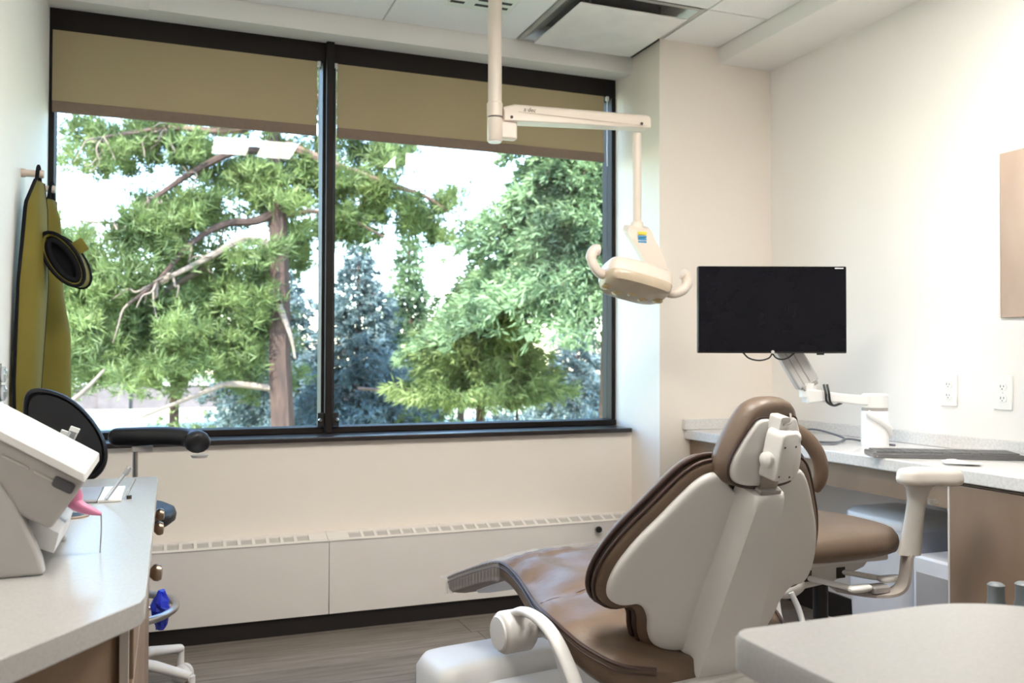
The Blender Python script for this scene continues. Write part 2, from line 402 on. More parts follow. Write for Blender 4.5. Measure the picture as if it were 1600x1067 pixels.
# ------------------------------------------------------------------ convector heater cover
h = thing('heater_cover', (.8, 3.58, .069), 'long white convector heater cover below the window', 'heater')
for a, b in ((XL+.003, .5915), (.5935, XC-.003)):
    B(a, b, 3.52, 3.54, .069, .356).build('front_panel', heat_m, h, bevel=.002)
    B(a, b, 3.52, 3.553, .350, .358).build('top_rail', heat_m, h, bevel=.002)
    B(a, b, 3.597, 3.64, .356, .372).build('back_rail', heat_m, h, bevel=.002)
    p, n0 = .0545, 0
    x = a+.02; first = True
    xs = []
    e0 = a+.06 if a < 0 else a+.085; e1 = b-.07 if b < 1 else b-.02
    [MB().prism([(3.5532, .352), (3.5532, .3585), (3.5968, .3725), (3.5968, .352)], q0, q1, lambda p_, q_, t_: (t_, p_, q_)).build('blank_strip', heat_m, h) for q0, q1 in ((a, e0), (e1, b))]
    k = int((e1-e0)/p)
    for i in range(1, k+1):
        xx = e0+(e1-e0)*i/(k+1)
        MB().prism([(3.5532, .352), (3.5532, .3585), (3.5968, .3725), (3.5968, .352)], xx-.006, xx+.006, lambda p_, q_, t_: (t_, p_, q_)).build('grille_bar', heat_m, h)
MB().prism([(3.553, .346), (3.553, .3515), (3.597, .3655), (3.597, .346)], XL+.003, XC-.003, lambda p_, q_, t_: (t_, p_, q_)).build('inner_tray', tray_m, h)
MB().lathe([(.004, 0), (.006, .012), (.013, .016), (.015, .024), (.012, .032), (.003, .034)], (1.764, 3.52, .326), (0, -1, 0), 16).build('knob', blackp, h, smooth=True)

# ------------------------------------------------------------------ ceiling fittings
def luminaire(i, j, label):
    x0, x1, y0, y1 = gx[i]+.004, gx[i+1]-.004, gy[j+1]+.004, gy[j]-.004
    t = thing('ceiling_light', ((x0+x1)/2, (y0+y1)/2, HC-.01), label, 'ceiling light', group='ceiling luminaires')
    mb = MB(); mb.box(x0, x1, y0, y0+.03, HC-.006, HC+.03); mb.box(x0, x1, y1-.03, y1, HC-.006, HC+.03)
    mb.box(x0, x0+.03, y0+.03, y1-.03, HC-.006, HC+.03); mb.box(x1-.03, x1, y0+.03, y1-.03, HC-.006, HC+.03)
    xm = (x0+x1)/2; mb.box(xm-.035, xm+.035, y0+.03, y1-.03, HC-.006, HC+.03); mb.build('housing', whiteg, t)
    m = mat('luminaire_lens', (1, .95, .875), .5, var=.001, emit=PANEL)
    B(x0+.03, xm-.035, y0+.03, y1-.03, HC, HC+.01).build('lens', m, t); B(xm+.035, x1-.03, y0+.03, y1-.03, HC, HC+.01).build('lens', m, t)
for (i, j), lb in zip(LUM, ('recessed two lens ceiling light over the left of the room', 'recessed two lens ceiling light over the dental chair', 'recessed two lens ceiling light behind the camera on the left', 'recessed two lens ceiling light behind the camera on the right')):
    luminaire(i, j, lb)
v = thing('air_diffuser', (1.72, 3.33, HC), 'white square plaque air diffuser in the ceiling by the window', 'air vent')
x0, x1, y0, y1 = 1.424, 2.016, 3.036, 3.63
mb = MB()
def frame_ring(mb, x0, x1, y0, y1, za, d, zb):
    o = [(x0, y0), (x1, y0), (x1, y1), (x0, y1)]; i = [(x0+d, y0+d), (x1-d, y0+d), (x1-d, y1-d), (x0+d, y1-d)]
    vs = [(*p, za) for p in o]+[(*p, zb) for p in i]
    mb.add(vs, [(k, (k+1) % 4, 4+(k+1) % 4, 4+k) for k in range(4)])
frame_ring(mb, x0, x1, y0, y1, HC, .022, HC); frame_ring(mb, x0+.022, x1-.022, y0+.022, y1-.022, HC, .11, HC+.06)
mb.build('cone_frame', mat('vent_steel', (.52, .51, .50), .32, .5), v)
MB().lathe([(.15, 0), (.15, .02)], (1.72, 3.333, HC+.055), n=28).build('duct_collar', mat('duct_black', (.01, .01, .01), .8), v, smooth=True)
B(x0+.055, x1-.055, y0+.055, y1-.055, HC-.030, HC-.024).build('plaque', mat('vent_white', (.80, .77, .76), .25), v, bevel=.003)
for sx in (-1, 1):
    for sy in (-1, 1):
        MB().tube([(1.72+sx*.16, 3.333+sy*.16, HC-.026), (1.72+sx*.16, 3.333+sy*.16, HC+.04)], .005, 8).build('hanger', steel, v)
struct('trim_6', B(1.985, XC, YC, 3.634, HC-.006, HC+.004), blackp, 'dark gap strip where ceiling meets the wall pier', 'trim')

# ================================================================== OPERATING LAMP
PX, PY = 1.135, 3.12
lp = thing('operating_lamp', (PX, PY, HC), 'cream ceiling mounted dental lamp with jointed arm and two handles', 'lamp')
pl = B(PX-.13, PX+.13, PY-.22, PY+.21, HC-.022, HC).build('ceiling_plate', mat('plate_mint', (.78, .82, .76), .35), lp, bevel=.008, seg=3)
for yy in (.10, .15):
    for xx in (-.10, .0, .08):
        B(PX+xx-.028, PX+xx+.028, PY+yy-.004, PY+yy+.014, HC-.0235, HC-.0215).build('slot', blackp, pl)
MB().lathe([(.026, 0), (.026, HC-2.035)], (PX, PY, 2.035), n=24).build('pole', cream, lp, smooth=True)
MB().lathe([(.026, 0), (.030, .002), (.030, .052), (.026, .055)], (PX, PY, 1.985), n=24).build('collar', cream, lp, smooth=True)
MB().lathe([(.025, 0), (.029, .004), (.029, .088)], (PX, PY, 1.893), n=24).build('hub', cream, lp, smooth=True)
MB().lathe([(.0262, 0), (.0262, .004)], (PX, PY, 1.981), n=24).build('joint_ring', blackp, lp, smooth=True)
MB().lathe([(.024, 0), (.024, .003)], (PX, PY, 1.890), n=24).build('hub_cap', whiteg, lp, smooth=True)
B(PX+.02, PX+.085, PY-.02, PY+.02, 1.905, 1.975).build('hub_block', cream, lp, bevel=.006)
# horizontal arm: D-shaped section swept along +X, rising slightly
def arm_sec(x, z, s=1): return [(x, PY-.038*s, z-.032*s), (x, PY-.038*s, z+.012*s), (x, PY-.030*s, z+.028*s), (x, PY-.014*s, z+.037*s), (x, PY+.014*s, z+.037*s), (x, PY+.030*s, z+.028*s), (x, PY+.038*s, z+.012*s), (x, PY+.038*s, z-.032*s)]
XA = 1.795
def arm_z(x): return 1.999+(x-PX)*.042
mb = MB(); mb.grid([arm_sec(PX+.028, arm_z(PX)-.004, .8), arm_sec(PX+.075, arm_z(PX+.075), 1.0), arm_sec(XA-.02, arm_z(XA-.02), .82), arm_sec(XA-.004, arm_z(XA), .72), arm_sec(XA, arm_z(XA), .55)], True)
n0 = 8; mb.f += [list(range(8))[::-1], [32+i for i in range(8)]]
arm = mb.build('swing_arm', cream, lp, bevel=.003)
B(PX+.08, XA-.03, PY-.0392, PY-.0375, arm_z(1.45)-.008, arm_z(1.45)-.0068).build('seam', creamd, arm)
for xx, zz in ((PX+.055, -.018), (XA-.05, -.012)):
    MB().lathe([(.006, 0), (.006, .002)], (xx, PY-.035 if xx > 1.5 else PY-.0345, arm_z(xx)+zz), (0, -1, 0), 12).build('screw', ink, arm)
text_mesh('a·dec', .024, lambda u, q: (PX+.10+u, PY-.0392, arm_z(PX+.1)+.006+q), 'lettering', ink, arm)
XD = 1.742
MB().lathe([(.0185, 0), (.0185, .355)], (XD, PY, 1.625), n=20).build('drop_tube', cream, lp, smooth=True)
MB().lathe([(.026, 0), (.026, .03), (.023, .033)], (XD, PY, 1.592), n=20).build('drop_collar', cream, lp, smooth=True)
# yoke: broad bent blade from the collar down to the lamp head
path = crom([(XD-.008, PY-.012, 1.592), (XD-.002, PY-.024, 1.555), (XD+.028, PY-.03, 1.505), (XD+.055, PY-.035, 1.45), (XD+.075, PY-.04, 1.38), (XD+.085, PY-.045, 1.34)], 5)
rows = []
wid = np.interp(np.linspace(0, 1, len(path)), [0, .12, .3, .6, 1], [.042, .056, .052, .046, .042])
for (px_, py_, pz_), wv in zip(path, wid):
    rows.append([(px_-wv, py_-.018, pz_+.006), (px_-wv*.6, py_-.024, pz_), (px_+wv*.6, py_-.024, pz_), (px_+wv, py_-.018, pz_+.01), (px_+wv*1.05, py_+.02, pz_+.02), (px_-wv*1.05, py_+.02, pz_+.02)])
mb = MB().grid(rows, True); mb.f += [list(range(6))[::-1], [len(mb.v)-6+i for i in range(6)]]
yk = mb.build('yoke', cream, lp, smooth=True)
yz = 1.555
for k, (zz, mm) in enumerate(((1.574, yellow), (1.559, sblue), (1.549, sblue), (1.538, sblue))):
    B(XD-.022, XD+.016, PY-.051, PY-.0485, zz-.004 if k else zz-.006, zz+.004 if k else zz+.005).build('sticker', mm, yk)
# lamp head: rounded slab tilted down, lens below
HX, HY, HZ = 1.680, 3.03, 1.372
HM = Matrix.Translation((HX, HY, HZ)) @ Matrix.Rotation(R(15), 4, 'Y') @ Matrix.Rotation(R(-17), 4, 'X') @ Matrix.Rotation(R(-6), 4, 'Z')
ol = crom([(a*.84, b*.95) for a, b in [(-.165, -.035), (-.155, .05), (-.10, .088), (0, .095), (.10, .088), (.155, .05), (.165, -.035), (.145, -.085), (.07, -.10), (-.07, -.10), (-.145, -.085)]], 6, True)
hf = lambda u, v_, d: HM @ Vector((u, v_, d))
hd = MB().pillow(ol, [(.2, .062), (.7, .058), (.9, .050), (.98, .036), (1.0, .018), (1.0, .002), (.985, -.006)], hf).build('head_shell', cream, lp, smooth=True)
MB().pillow(ol, [(.985, -.006), (.992, -.010), (.96, -.03), (.90, -.042), (.5, -.047), (.2, -.048)], hf).build('lens_cover', lensm, lp, smooth=True)
rng = random.Random(7)
lc = bpy.data.objects['lens_cover']
for i in range(5):
    a = -.11+.055*i
    mb = MB().lathe([(.021, 0), (.019, .003), (.01, .006)], HM @ Vector((a, .01+.02*(i % 2), -.045)), HM.to_3x3() @ Vector((0, 0, -1)), 14).build('lens_facet', mat('lens_gold', (.55, .42, .22), .2), lc, smooth=True)
for sx in (-1, 1):
    pth = crom([(sx*.12, -.005, .0), (sx*.155, -.025, -.014), (sx*.188, -.04, .002), (sx*.205, -.045, .035), (sx*.195, -.05, .062), (sx*.175, -.052, .068)], 6)
    MB().tube([HM @ Vector(p) for p in pth], [.017]*(len(pth)-14)+[.019]*13+[.013], 14, sx=1, sy=1.15).build('handle', cream, lp, smooth=True)
MB().lathe([(.03, 0), (.03, .05), (.02, .06)], HM @ Vector((.095, .05, .03)), HM.to_3x3() @ Vector((0, .2, 1)), 18).build('swivel', cream, lp, smooth=True)

# ================================================================== MONITOR AND ARM
mo = thing('monitor', (2.0, 2.6, 1.09), 'black flat monitor with dark screen on a white arm', 'monitor', rz=-yaw)
B(-.2645, .2645, 0, .028, .008, .318).build('panel_body', blackp, mo, local=True, bevel=.004)
B(-.262, .262, -.0012, .0, .014, .316).build('screen', screen, mo, local=True)
B(.222, .252, -.0028, -.0012, .309, .3125).build('corner_mark', inkw, mo, local=True)
MB().lathe([(.006, 0), (.006, .002)], (-.0, -.0015, .0125), (0, -1, 0), 12).build('badge', silver, mo, local=True)
B(.16, .185, .004, .012, .002, .008).build('button_bar', blackp, mo, local=True)
B(-.06, .06, .028, .05, .07, .19).build('mount_plate', blackp, mo, local=True, bevel=.004)
ma = thing('jointed_support', (2.42, 2.53, .76), 'white jointed monitor arm clamped to the back counter', 'monitor arm')
MB().lathe([(.048, 0), (.048, .125), (.044, .13)], (2.40, 2.535, .76), n=28).build('post', whiteg, ma, smooth=True)
MB().lathe([(.045, 0), (.045, .012)], (2.40, 2.535, .89), n=28).build('post_ring', greym, ma, smooth=True)
MB().lathe([(.046, 0), (.046, .045), (.04, .05)], (2.40, 2.535, .902), n=28).build('pivot_cap', whiteg, ma, smooth=True)
spi = [(2.40+.052*math.cos(a), 2.535+.052*math.sin(a), .885-.035*(a+2.8)) for a in np.linspace(-2.8, -.2, 14)]
MB().tube(spi, .011, 8).build('cable_sleeve', whiteg, ma, smooth=True)
JX, JY = 2.17, 2.62
d = Vector((JX-2.40, JY-2.535, 0)); L = d.length; d.normalize(); nrm = Vector((-d.y, d.x, 0))
mb = MB(); rows = []
for t, hw, z0, z1 in ((0, .03, .908, .942), (.3, .027, .912, .948), (.6, .026, .92, .955), (.85, .03, .922, .965), (1.05, .034, .915, .97)):
    c_ = Vector((2.40, 2.535, 0))+d*L*t
    rows.append([tuple(c_+nrm*hw+Vector((0, 0, z0))), tuple(c_-nrm*hw+Vector((0, 0, z0))), tuple(c_-nrm*hw+Vector((0, 0, z1))), tuple(c_+nrm*hw+Vector((0, 0, z1)))])
mb.grid(rows, True); mb.f += [[0, 1, 2, 3][::-1], [16, 17, 18, 19]]
mb.build('lower_arm', whiteg, ma, bevel=.006, seg=3)
a0 = Vector((JX, JY, .985)); a1 = Vector((2.055, 2.665, 1.19)); dv = (a1-a0).normalized()
side = Vector((.93, -.36, 0)); side = (side-side.dot(dv)*dv).normalized(); th = dv.cross(side)
def slab(mb, p, q, hw, ht, t0=1, t1=1):
    vs = []
    for c_, k_ in ((p, t0), (q, t1)):
        vs += [c_+side*hw*k_+th*ht, c_-side*hw*k_+th*ht, c_-side*hw*k_-th*ht, c_+side*hw*k_-th*ht]
    return mb.add([tuple(v_) for v_ in vs], [(0, 1, 2, 3), (7, 6, 5, 4)]+[(i, (i+1) % 4, 4+(i+1) % 4, 4+i) for i in range(4)])
slab(MB(), a0, a1, .043, .024).build('spring_arm', silver, ma, bevel=.008, seg=3)
for k in (-.018, .006):
    slab(MB(), a0+side*k+th*(-.0245)+dv*.01, a1+side*k-th*.0245, .0015, .001).build('groove', greym, ma)
slab(MB(), a0-dv*.012, a0+dv*.006, .03, .026).build('end_cap', greym, ma, bevel=.003)
MB().lathe([(.03, 0), (.03, .05)], (JX, JY, .94), n=20).build('elbow', whiteg, ma, smooth=True)
slab(MB(), a1-dv*.01, a1+Vector((-.02, -.03, .02)), .03, .02).build('head_joint', greym, ma, bevel=.003)
for pts in ([(-.10, .02, .01), (-.08, .015, -.01), (-.045, .012, -.018), (-.01, .015, -.01), (.005, .02, .008)], [(.005, .02, .008), (.015, .012, -.008), (.035, .012, -.014), (.06, .015, -.008), (.085, .02, .01)]):
    MB().tube(crom(pts, 5), .003, 8).build('loop_cable', blackp, mo, local=True, smooth=True)
for o_ in (0, .014):
    MB().tube(crom([(JX+.035+o_, JY-.045, .985), (JX+.03+o_, JY-.06, .955), (JX+.035+o_, JY-.06, .925), (JX+.07, JY-.055, .91), (JX+.11, JY-.05, .918)], 5), .0045, 8).build('elbow_cable', blackp, ma, smooth=True)

# ================================================================== BACK COUNTER (right wall)
ct = thing('back_counter', (2.36, 2.3, .72), 'speckled grey worktop along the right wall with upstand', 'worktop')
XF = 2.13
B(XF, XR, .9, YC-.001, .722, .762).build('worktop', quartz_b, ct, bevel=.004)
B(XR-.02, XR, .9, YC-.001, .762, .81).build('backsplash', quartz_b, ct, bevel=.003)
B(2.12, XR-.02, YC-.021, YC-.001, .762, .81).build('backsplash', quartz_b, ct, bevel=.003)
B(XF+.03, XF+.05, 1.97, YC-.001, .635, .722).build('apron_panel', wood, ct)
def cabinet(y0, y1, label):
    t = thing('base_cabinet', ((XF+XR)/2, (y0+y1)/2, 0), label, 'cabinet', group='base cabinets under the back counter')
    B(XF+.03, XR-.001, y0, y1, .09, .715).build('carcass', wood, t)
    B(XF+.06, XR-.013, y0, y1, 0, .09).build('plinth', base_m, t)
    dr = B(XF+.010, XF+.029, y0+.012, y1-.004, .10, .712).build('door', wood, t, bevel=.0015)
    B(XF+.0095, XF+.0295, y0+.004, y0+.0115, .10, .712).build('edge_strip', edge_m, dr)
    B(XF+.0095, XF+.0295, y1-.0035, y1+.003, .10, .712).build('edge_strip', edge_m, dr)
cabinet(1.70, 1.97, 'brown laminate base cabinet beside the knee space')
cabinet(.92, 1.692, 'brown laminate base cabinet at the right picture edge')
up_ = thing('wall_cabinet', (2.44, 1.6, 1.20), 'brown laminate wall cabinet with pale edging at the right', 'cabinet')
B(2.30, XR-.001, 1.2, 1.925, 1.195, 1.69).build('carcass', whiteg, up_, bevel=.002)
ud = B(2.278, 2.298, 1.2, 1.905, 1.20, 1.685).build('door', mat('cabinet_door_pale', (.34, .245, .19), .45, c2=(.42, .32, .26), scale=6, stretch=(1, 1, .4)), up_, bevel=.0015)
B(2.277, 2.299, 1.9055, 1.912, 1.20, 1.685).build('edge_strip', edge_m, ud)
B(2.36, XR-.02, 1.25, 1.86, 1.17, 1.194).build('light_rail', mat('rail_blue_grey', (.5, .52, .56), .4), up_, bevel=.003)
def outlet(y, z, label):
    t = thing('wall_outlet', (XR, y, z-.058), label, 'outlet', group='wall outlets')
    B(XR-.006, XR, y-.036, y+.036, z-.058, z+.058).build('cover_plate', whiteg, t, bevel=.003)
    for s in (-1, 1):
        f = MB().pillow([(p*.0165, max(-.0125, min(.0125, q*.0165))) for p, q in [(math.cos(a), math.sin(a)) for a in np.linspace(0, 2*math.pi, 24, endpoint=False)]], [(1, 0), (1, .002), (.9, .0025)], lambda u, v_, d_: (XR-.006-d_, y-u, z+s*.0195+v_)).build('socket_face', whiteg, t)
        for u, hh in ((-.006, .004), (.006, .0033)):
            B(XR-.009, XR-.0082, y-u-.0012, y-u+.0012, z+s*.0195+.002-hh, z+s*.0195+.002+hh).build('slot', ink, f)
        MB().lathe([(.0022, 0), (.0022, .0006)], (XR-.0082, y, z+s*.0195-.007), (-1, 0, 0), 8).build('slot', ink, f)
    MB().lathe([(.003, 0), (.002, .001)], (XR-.006, y, z), (-1, 0, 0), 8).build('screw', silver, t)
outlet(2.165, .967, 'white double outlet on right wall, nearer the wall cabinet')
outlet(2.385, .968, 'white double outlet on right wall, nearer the monitor')
kb = thing('keyboard', (2.33, 2.17, .762), 'dark keyboard under clear film lying on the back counter', 'keyboard', rz=R(-31))
B(-.225, .225, -.068, .068, 0, .016).build('case', blackp, kb, local=True, bevel=.004)
KB = MB()
for r_ in range(5):
    for c_ in range(15): KB.box(-.212+c_*.0285, -.212+c_*.0285+.025, -.056+r_*.0225, -.056+r_*.0225+.019, .016, .021)
ko = KB.build('keys', mat('key_grey', (.03, .03, .032), .5), kb, local=True); ko['kind'] = 'stuff'
rows = []
for i in range(25):
    u = -.26+.52*i/24; e = max(0, abs(u)-.225)/.035
    rows.append([(u, -.085, .002+.002*math.sin(i*1.7)), (u, -.074, .018*(1-e)+.004), (u, -.03, .025*(1-.6*e)+.003*math.sin(i*2.3)), (u, .03, .025*(1-.6*e)+.003*math.cos(i*1.9)), (u, .074, .018*(1-e)+.004), (u, .085, .002)])
MB().grid(rows).build('clear_cover', plasticbag, kb, local=True, smooth=True)
nn = MB(); nn.grid([[(-.05+.1*i/6, -.035+.07*j/4, .002+.006*math.sin(i*.9)*(j/4)+.003*(i == 6)) for j in range(5)] for i in range(7)])
note = nn.build('paper_note', paper); note.location = (2.215, 1.99, .7625); note.rotation_euler = (0, 0, R(-40))
so_ = note.modifiers.new('solid', 'SOLIDIFY'); so_.thickness = .002
tag(note, 'small folded white paper on the back counter before the keyboard', 'paper')
for pts, lb in (([(2.22, 2.78, .766), (2.28, 2.86, .77), (2.37, 2.84, .80), (2.42, 2.72, .775), (2.34, 2.66, .766), (2.26, 2.70, .766)], 'grey cable coiled on the back counter beside the monitor post'), ([(2.18, 2.66, .766), (2.27, 2.60, .766), (2.36, 2.63, .78), (2.44, 2.58, .766), (2.46, 2.50, .766)], 'grey cable running behind the monitor post')):
    c_ = MB().tube(crom(pts, 6), .004, 8).build('cable', mat('cable_grey', (.16, .17, .20), .4), smooth=True); tag(c_, lb, 'cable')
mou = MB().pillow(crom([(-.03, -.05), (-.034, 0), (-.026, .05), (0, .062), (.026, .05), (.034, 0), (.03, -.05), (0, -.058)], 4, True), [(.9, 0), (1, .008), (.97, .02), (.75, .031), (.3, .036)], lambda u, v_, d_: (2.2+u, 2.95+v_, .762+d_)).build('router_box', whiteg, smooth=True)
tag(mou, 'small rounded white box on the back counter near the corner', 'box')
bn = thing('waste_bin', (2.38, 2.38, 0), 'white rounded bin with lid under the back counter', 'bin')
MB().pillow(rrect(2.25, 2.5, 2.23, 2.53, .04), [(.86, 0), (.9, .02), (1, .50), (1, .51)], lambda u, v_, d_: (u, v_, d_), (2.375, 2.38)).build('body', binm, bn, smooth=True)
MB().pillow(rrect(2.25, 2.5, 2.23, 2.53, .04), [(1.02, 0), (1.03, .008), (1.02, .03), (.9, .045), (.4, .05)], lambda u, v_, d_: (u, v_, .51+d_), (2.375, 2.38)).build('lid', whiteg, bn, smooth=True)
pc = thing('computer_tower', (2.3, 2.06, 0), 'white narrow computer tower beside the brown cabinet', 'computer')
B(2.17, 2.56, 1.985, 2.135, .02, .47).build('case', binm, pc, bevel=.008)
for a in (2.2, 2.5):
    for b_ in (2.0, 2.12): B(a-.015, a+.015, b_-.01, b_+.01, 0, .02).build('foot', blackp, pc)
B(2.168, 2.1705, 2.0, 2.12, .30, .42).build('front_bezel', greym, pc)

# ================================================================== DENTAL CHAIR
DC = thing('dental_chair', (1.16, 1.66, 0), 'brown leather dental patient chair with white shell back and headrest', 'dental chair', rz=R(8))
def dl(mb, name, m, **kw): return mb.build(name, m, DC, local=True, **kw)
st = [(.036, .15, .405), (.046, .19, .410), (.07, .240, .418), (.10, .268, .430), (.16, .294, .450), (.25, .305, .478), (.35, .29, .486), (.5, .24, .494), (.58, .222, .505), (.645, .214, .512), (.70, .212, .508), (.78, .214, .484), (.9, .218, .440), (.99, .218, .405), (1.02, .205, .396), (1.035, .18, .388)]
st = crom(st, 5)
def wr(y, u): return .006*math.sin(y*52+u*3)*abs(u)**4+.004*math.sin(u*9+y*13)+.0035*math.sin(y*27-u*5)+.002*math.sin(y*70+u*21)
NU = 24; rows = []; seamL = []; seamR = []
for (y, w_, z) in st:
    th = .075 if y < .5 else max(.05, .075-(y-.5)*.12)
    end = 1
    if y < -.1: end = .9
    rw = [(-w_*.80, y, z-th), (-w_*.93, y, z-th*.92), (-w_*.99, y, z-th*.65), (-w_*1.0, y, z-th*.3), (-w_*.992, y, z-.006)]
    seamL.append((-w_*.992, y, z)); seamR.append((w_*.992, y, z))
    dip = -.012*math.exp(-((y-.36)/.018)**2)-.008*math.exp(-((y-.63)/.02)**2)
    for i in range(NU+1):
        u = -1+2*i/NU
        cr = (.028 if y > .2 else .012+.016*max(0, (y-.08)/.12))*(1-abs(u)**3.2) if y < .66 else .016*(1-abs(u)**3)
        e = math.exp(-((1-abs(u))/.03)**2)
        rw.append((u*w_*.985, y, z+cr+(wr(y, u)+dip)*(1-e)-.004*e))
    rw += [(w_*.992, y, z-.006), (w_*1.0, y, z-th*.3), (w_*.99, y, z-th*.65), (w_*.93, y, z-th*.92), (w_*.80, y, z-th)]
    rows.append(rw)
mb = MB().grid(rows, True); n_ = len(rows[0]); mb.f += [list(range(n_))[::-1], [len(mb.v)-n_+i for i in range(n_)]]
seat = dl(mb, 'seat_cushion', leather, smooth=True, angle=80)
for sm in (seamL, seamR):
    q = [p for p in sm if .04 < p[1] < 1.02]
    sub_in(MB().tube([(x*1.004, y, z+.001) for x, y, z in q], .0045, 6), 'piping', pipe_m, seat, DC, smooth=True)
    sub_in(MB().tube([(x*1.012, y, z-.012) for x, y, z in q], .0025, 6), 'piping', pipe_m, seat, DC, smooth=True)
def seat_top(y, u):
    w_ = float(np.interp(y, [p[0] for p in st], [p[1] for p in st])); z = float(np.interp(y, [p[0] for p in st], [p[2] for p in st]))
    dip = -.012*math.exp(-((y-.36)/.018)**2)-.008*math.exp(-((y-.63)/.02)**2)
    e = math.exp(-((1-abs(u))/.03)**2)
    return (u*w_*.985, y, z+.028*(1-abs(u)**3.2)+(wr(y, u)+dip)*(1-e)-.004*e)
def up2(p, d=.002): return (p[0], p[1], p[2]+d)
sub_in(MB().tube([up2(seat_top(.36, u), .003) for u in np.linspace(-.96, .96, 60)], .0022, 5), 'cross_seam', pipe_m, seat, DC)
rows = []
for (y, w_, z) in st:
    if y < -.06 or y > 1.0: continue
    th = .075 if y < .5 else max(.05, .075-(y-.5)*.12)
    k = .82 if y < .55 else .6
    dpt = .05 if y < .6 else max(.014, .05-(y-.6)*.16)
    rows.append([(-w_*k, y, z-th+.004), (-w_*k*.9, y, z-th-dpt*.7), (-w_*k*.6, y, z-th-dpt), (w_*k*.6, y, z-th-dpt), (w_*k*.9, y, z-th-dpt*.7), (w_*k, y, z-th+.004)])
mb = MB().grid(rows, True); mb.f += [list(range(6))[::-1], [len(mb.v)-6+i for i in range(6)]]
dl(mb, 'seat_pan', white, smooth=True)
# clear toe sleeve with ribbed sides
rows = []
ys = np.linspace(.665, 1.045, 96)
sty = [s_[0] for s_ in st]
for y in ys:
    w_ = float(np.interp(y, sty, [s_[1] for s_ in st])); z = float(np.interp(y, sty, [s_[2] for s_ in st]))
    th = max(.05, .075-(y-.5)*.12); rp = .0042*math.sin((y-.66)*2*math.pi/.019)
    w2 = w_+.006+rp
    rw = [(-w2, y, z-th*.95), (-w2, y, z-th*.6), (-w2, y, z-th*.25), (-w2*.985, y, z+.004)]
    rw += [(u*w2, y, z+.024*(1-abs(u)**3)+.003+.0025*math.sin(u*17+y*31)) for u in np.linspace(-.9, .9, 12)]
    rw += [(w2*.985, y, z+.004), (w2, y, z-th*.25), (w2, y, z-th*.6), (w2, y, z-th*.95)]
    rows.append(rw)
dl(MB().grid(rows), 'clear_toe_sleeve', mat('sleeve_film', (.80, .80, .82), .1, var=.02, alpha=.15, bump=.3, bscale=40), smooth=True, angle=180)
for xx in (-.217, .217):
    dl(MB().tube([(xx, 1.05, .396), (xx*.99, 1.02, .40), (xx*1.0, .93, .434)], .005, 6), 'sleeve_hem', plasticbag)
# back: plane through the spine, reclined
vd = Vector((0, -.37, .929)).normalized(); nf = Vector((0, vd.z, -vd.y)); BO = Vector((0, 0, .471))+nf*.05
KB_ = .62
TW = Matrix.Rotation(R(-6), 4, 'Z'); TH = Matrix.Rotation(R(5), 4, 'Z')
def bk(u, v_, d_): return TW @ (BO+Vector((u, 0, 0))+vd*v_+nf*(d_+KB_*u*u))
half = [(.030, .332), (.058, .342), (.088, .372), (.113, .376), (.140, .359), (.170, .320), (.203, .268), (.238, .212), (.266, .150), (.277, .100), (.272, .064), (.252, .050), (.222, .056), (.196, .046), (.178, .018), (.168, -.022), (.148, -.054), (.105, -.068), (.05, -.066)]
outl = crom([(u, v_) for u, v_ in half]+[(-u, v_) for u, v_ in half[::-1]], 4, True)
cc = (0, .13)
cush = offset(outl, .020)
bc = dl(MB().pillow(cush, [(.6, .0), (.9, .0), (.985, .004), (1.0, .012), (.985, .022), (1.0, .034), (1.005, .045), (.97, .062), (.85, .075), (.5, .082), (.2, .083)], bk, cc), 'back_cushion', leather, smooth=True, angle=80)
for k_, d_ in ((.026, .030), (.022, .012)):
    o_ = offset(outl, k_)
    sub_in(MB().tube([tuple(bk(u, v_, d_)) for u, v_ in o_], .006 if d_ > .02 else .004, 8, closed=True), 'piping', pipe_m, bc, DC, smooth=True)
shell = dl(MB().pillow(outl, [(.15, -.016), (.5, -.016), (.8, -.0155), (.93, -.015), (.97, -.0135), (.99, -.010), (1, -.004), (1, .006), (.97, .010), (.8, .010)], bk, cc), 'back_shell', white, smooth=True, angle=80)
rows = []
for v_, hw, dp in ((-.125, .070, .048), (-.06, .070, .052), (.02, .068, .054), (.12, .060, .055), (.22, .050, .055), (.30, .042, .054), (.345, .037, .052), (.353, .036, .046), (.356, .034, .012)):
    rows.append([tuple(TW @ (BO+Vector((u, 0, 0))+vd*v_+nf*(-.014-dd))) for u, dd in ((-hw-.014, -.010), (-hw-.008, dp*.35), (-hw-.003, dp*.82), (-hw+.005, dp*.98), (-hw*.4, dp), (hw*.4, dp), (hw-.005, dp*.98), (hw+.003, dp*.82), (hw+.008, dp*.35), (hw+.014, -.010))])
mb = MB().grid(rows); mb.f += [list(range(10)), [len(mb.v)-10+i for i in range(10)][::-1]]
dl(mb, 'spine_cover', white, smooth=True, angle=40)
rows = []
for z, y0, y1, hw in ((.04, -.012, .20, .084), (.28, -.010, .17, .080), (.335, -.010, .15, .078), (.358, -.008, .14, .077), (.37, .012, .13, .068)):
    rows.append([(-hw, y0+.015, z), (-hw+.012, y0, z), (hw-.012, y0, z), (hw, y0+.015, z), (hw, y1, z), (-hw, y1, z)])
mb = MB().grid(rows, True); mb.f += [list(range(6))[::-1], [24+i for i in range(6)]]
dl(mb, 'back_support', white, bevel=.004)
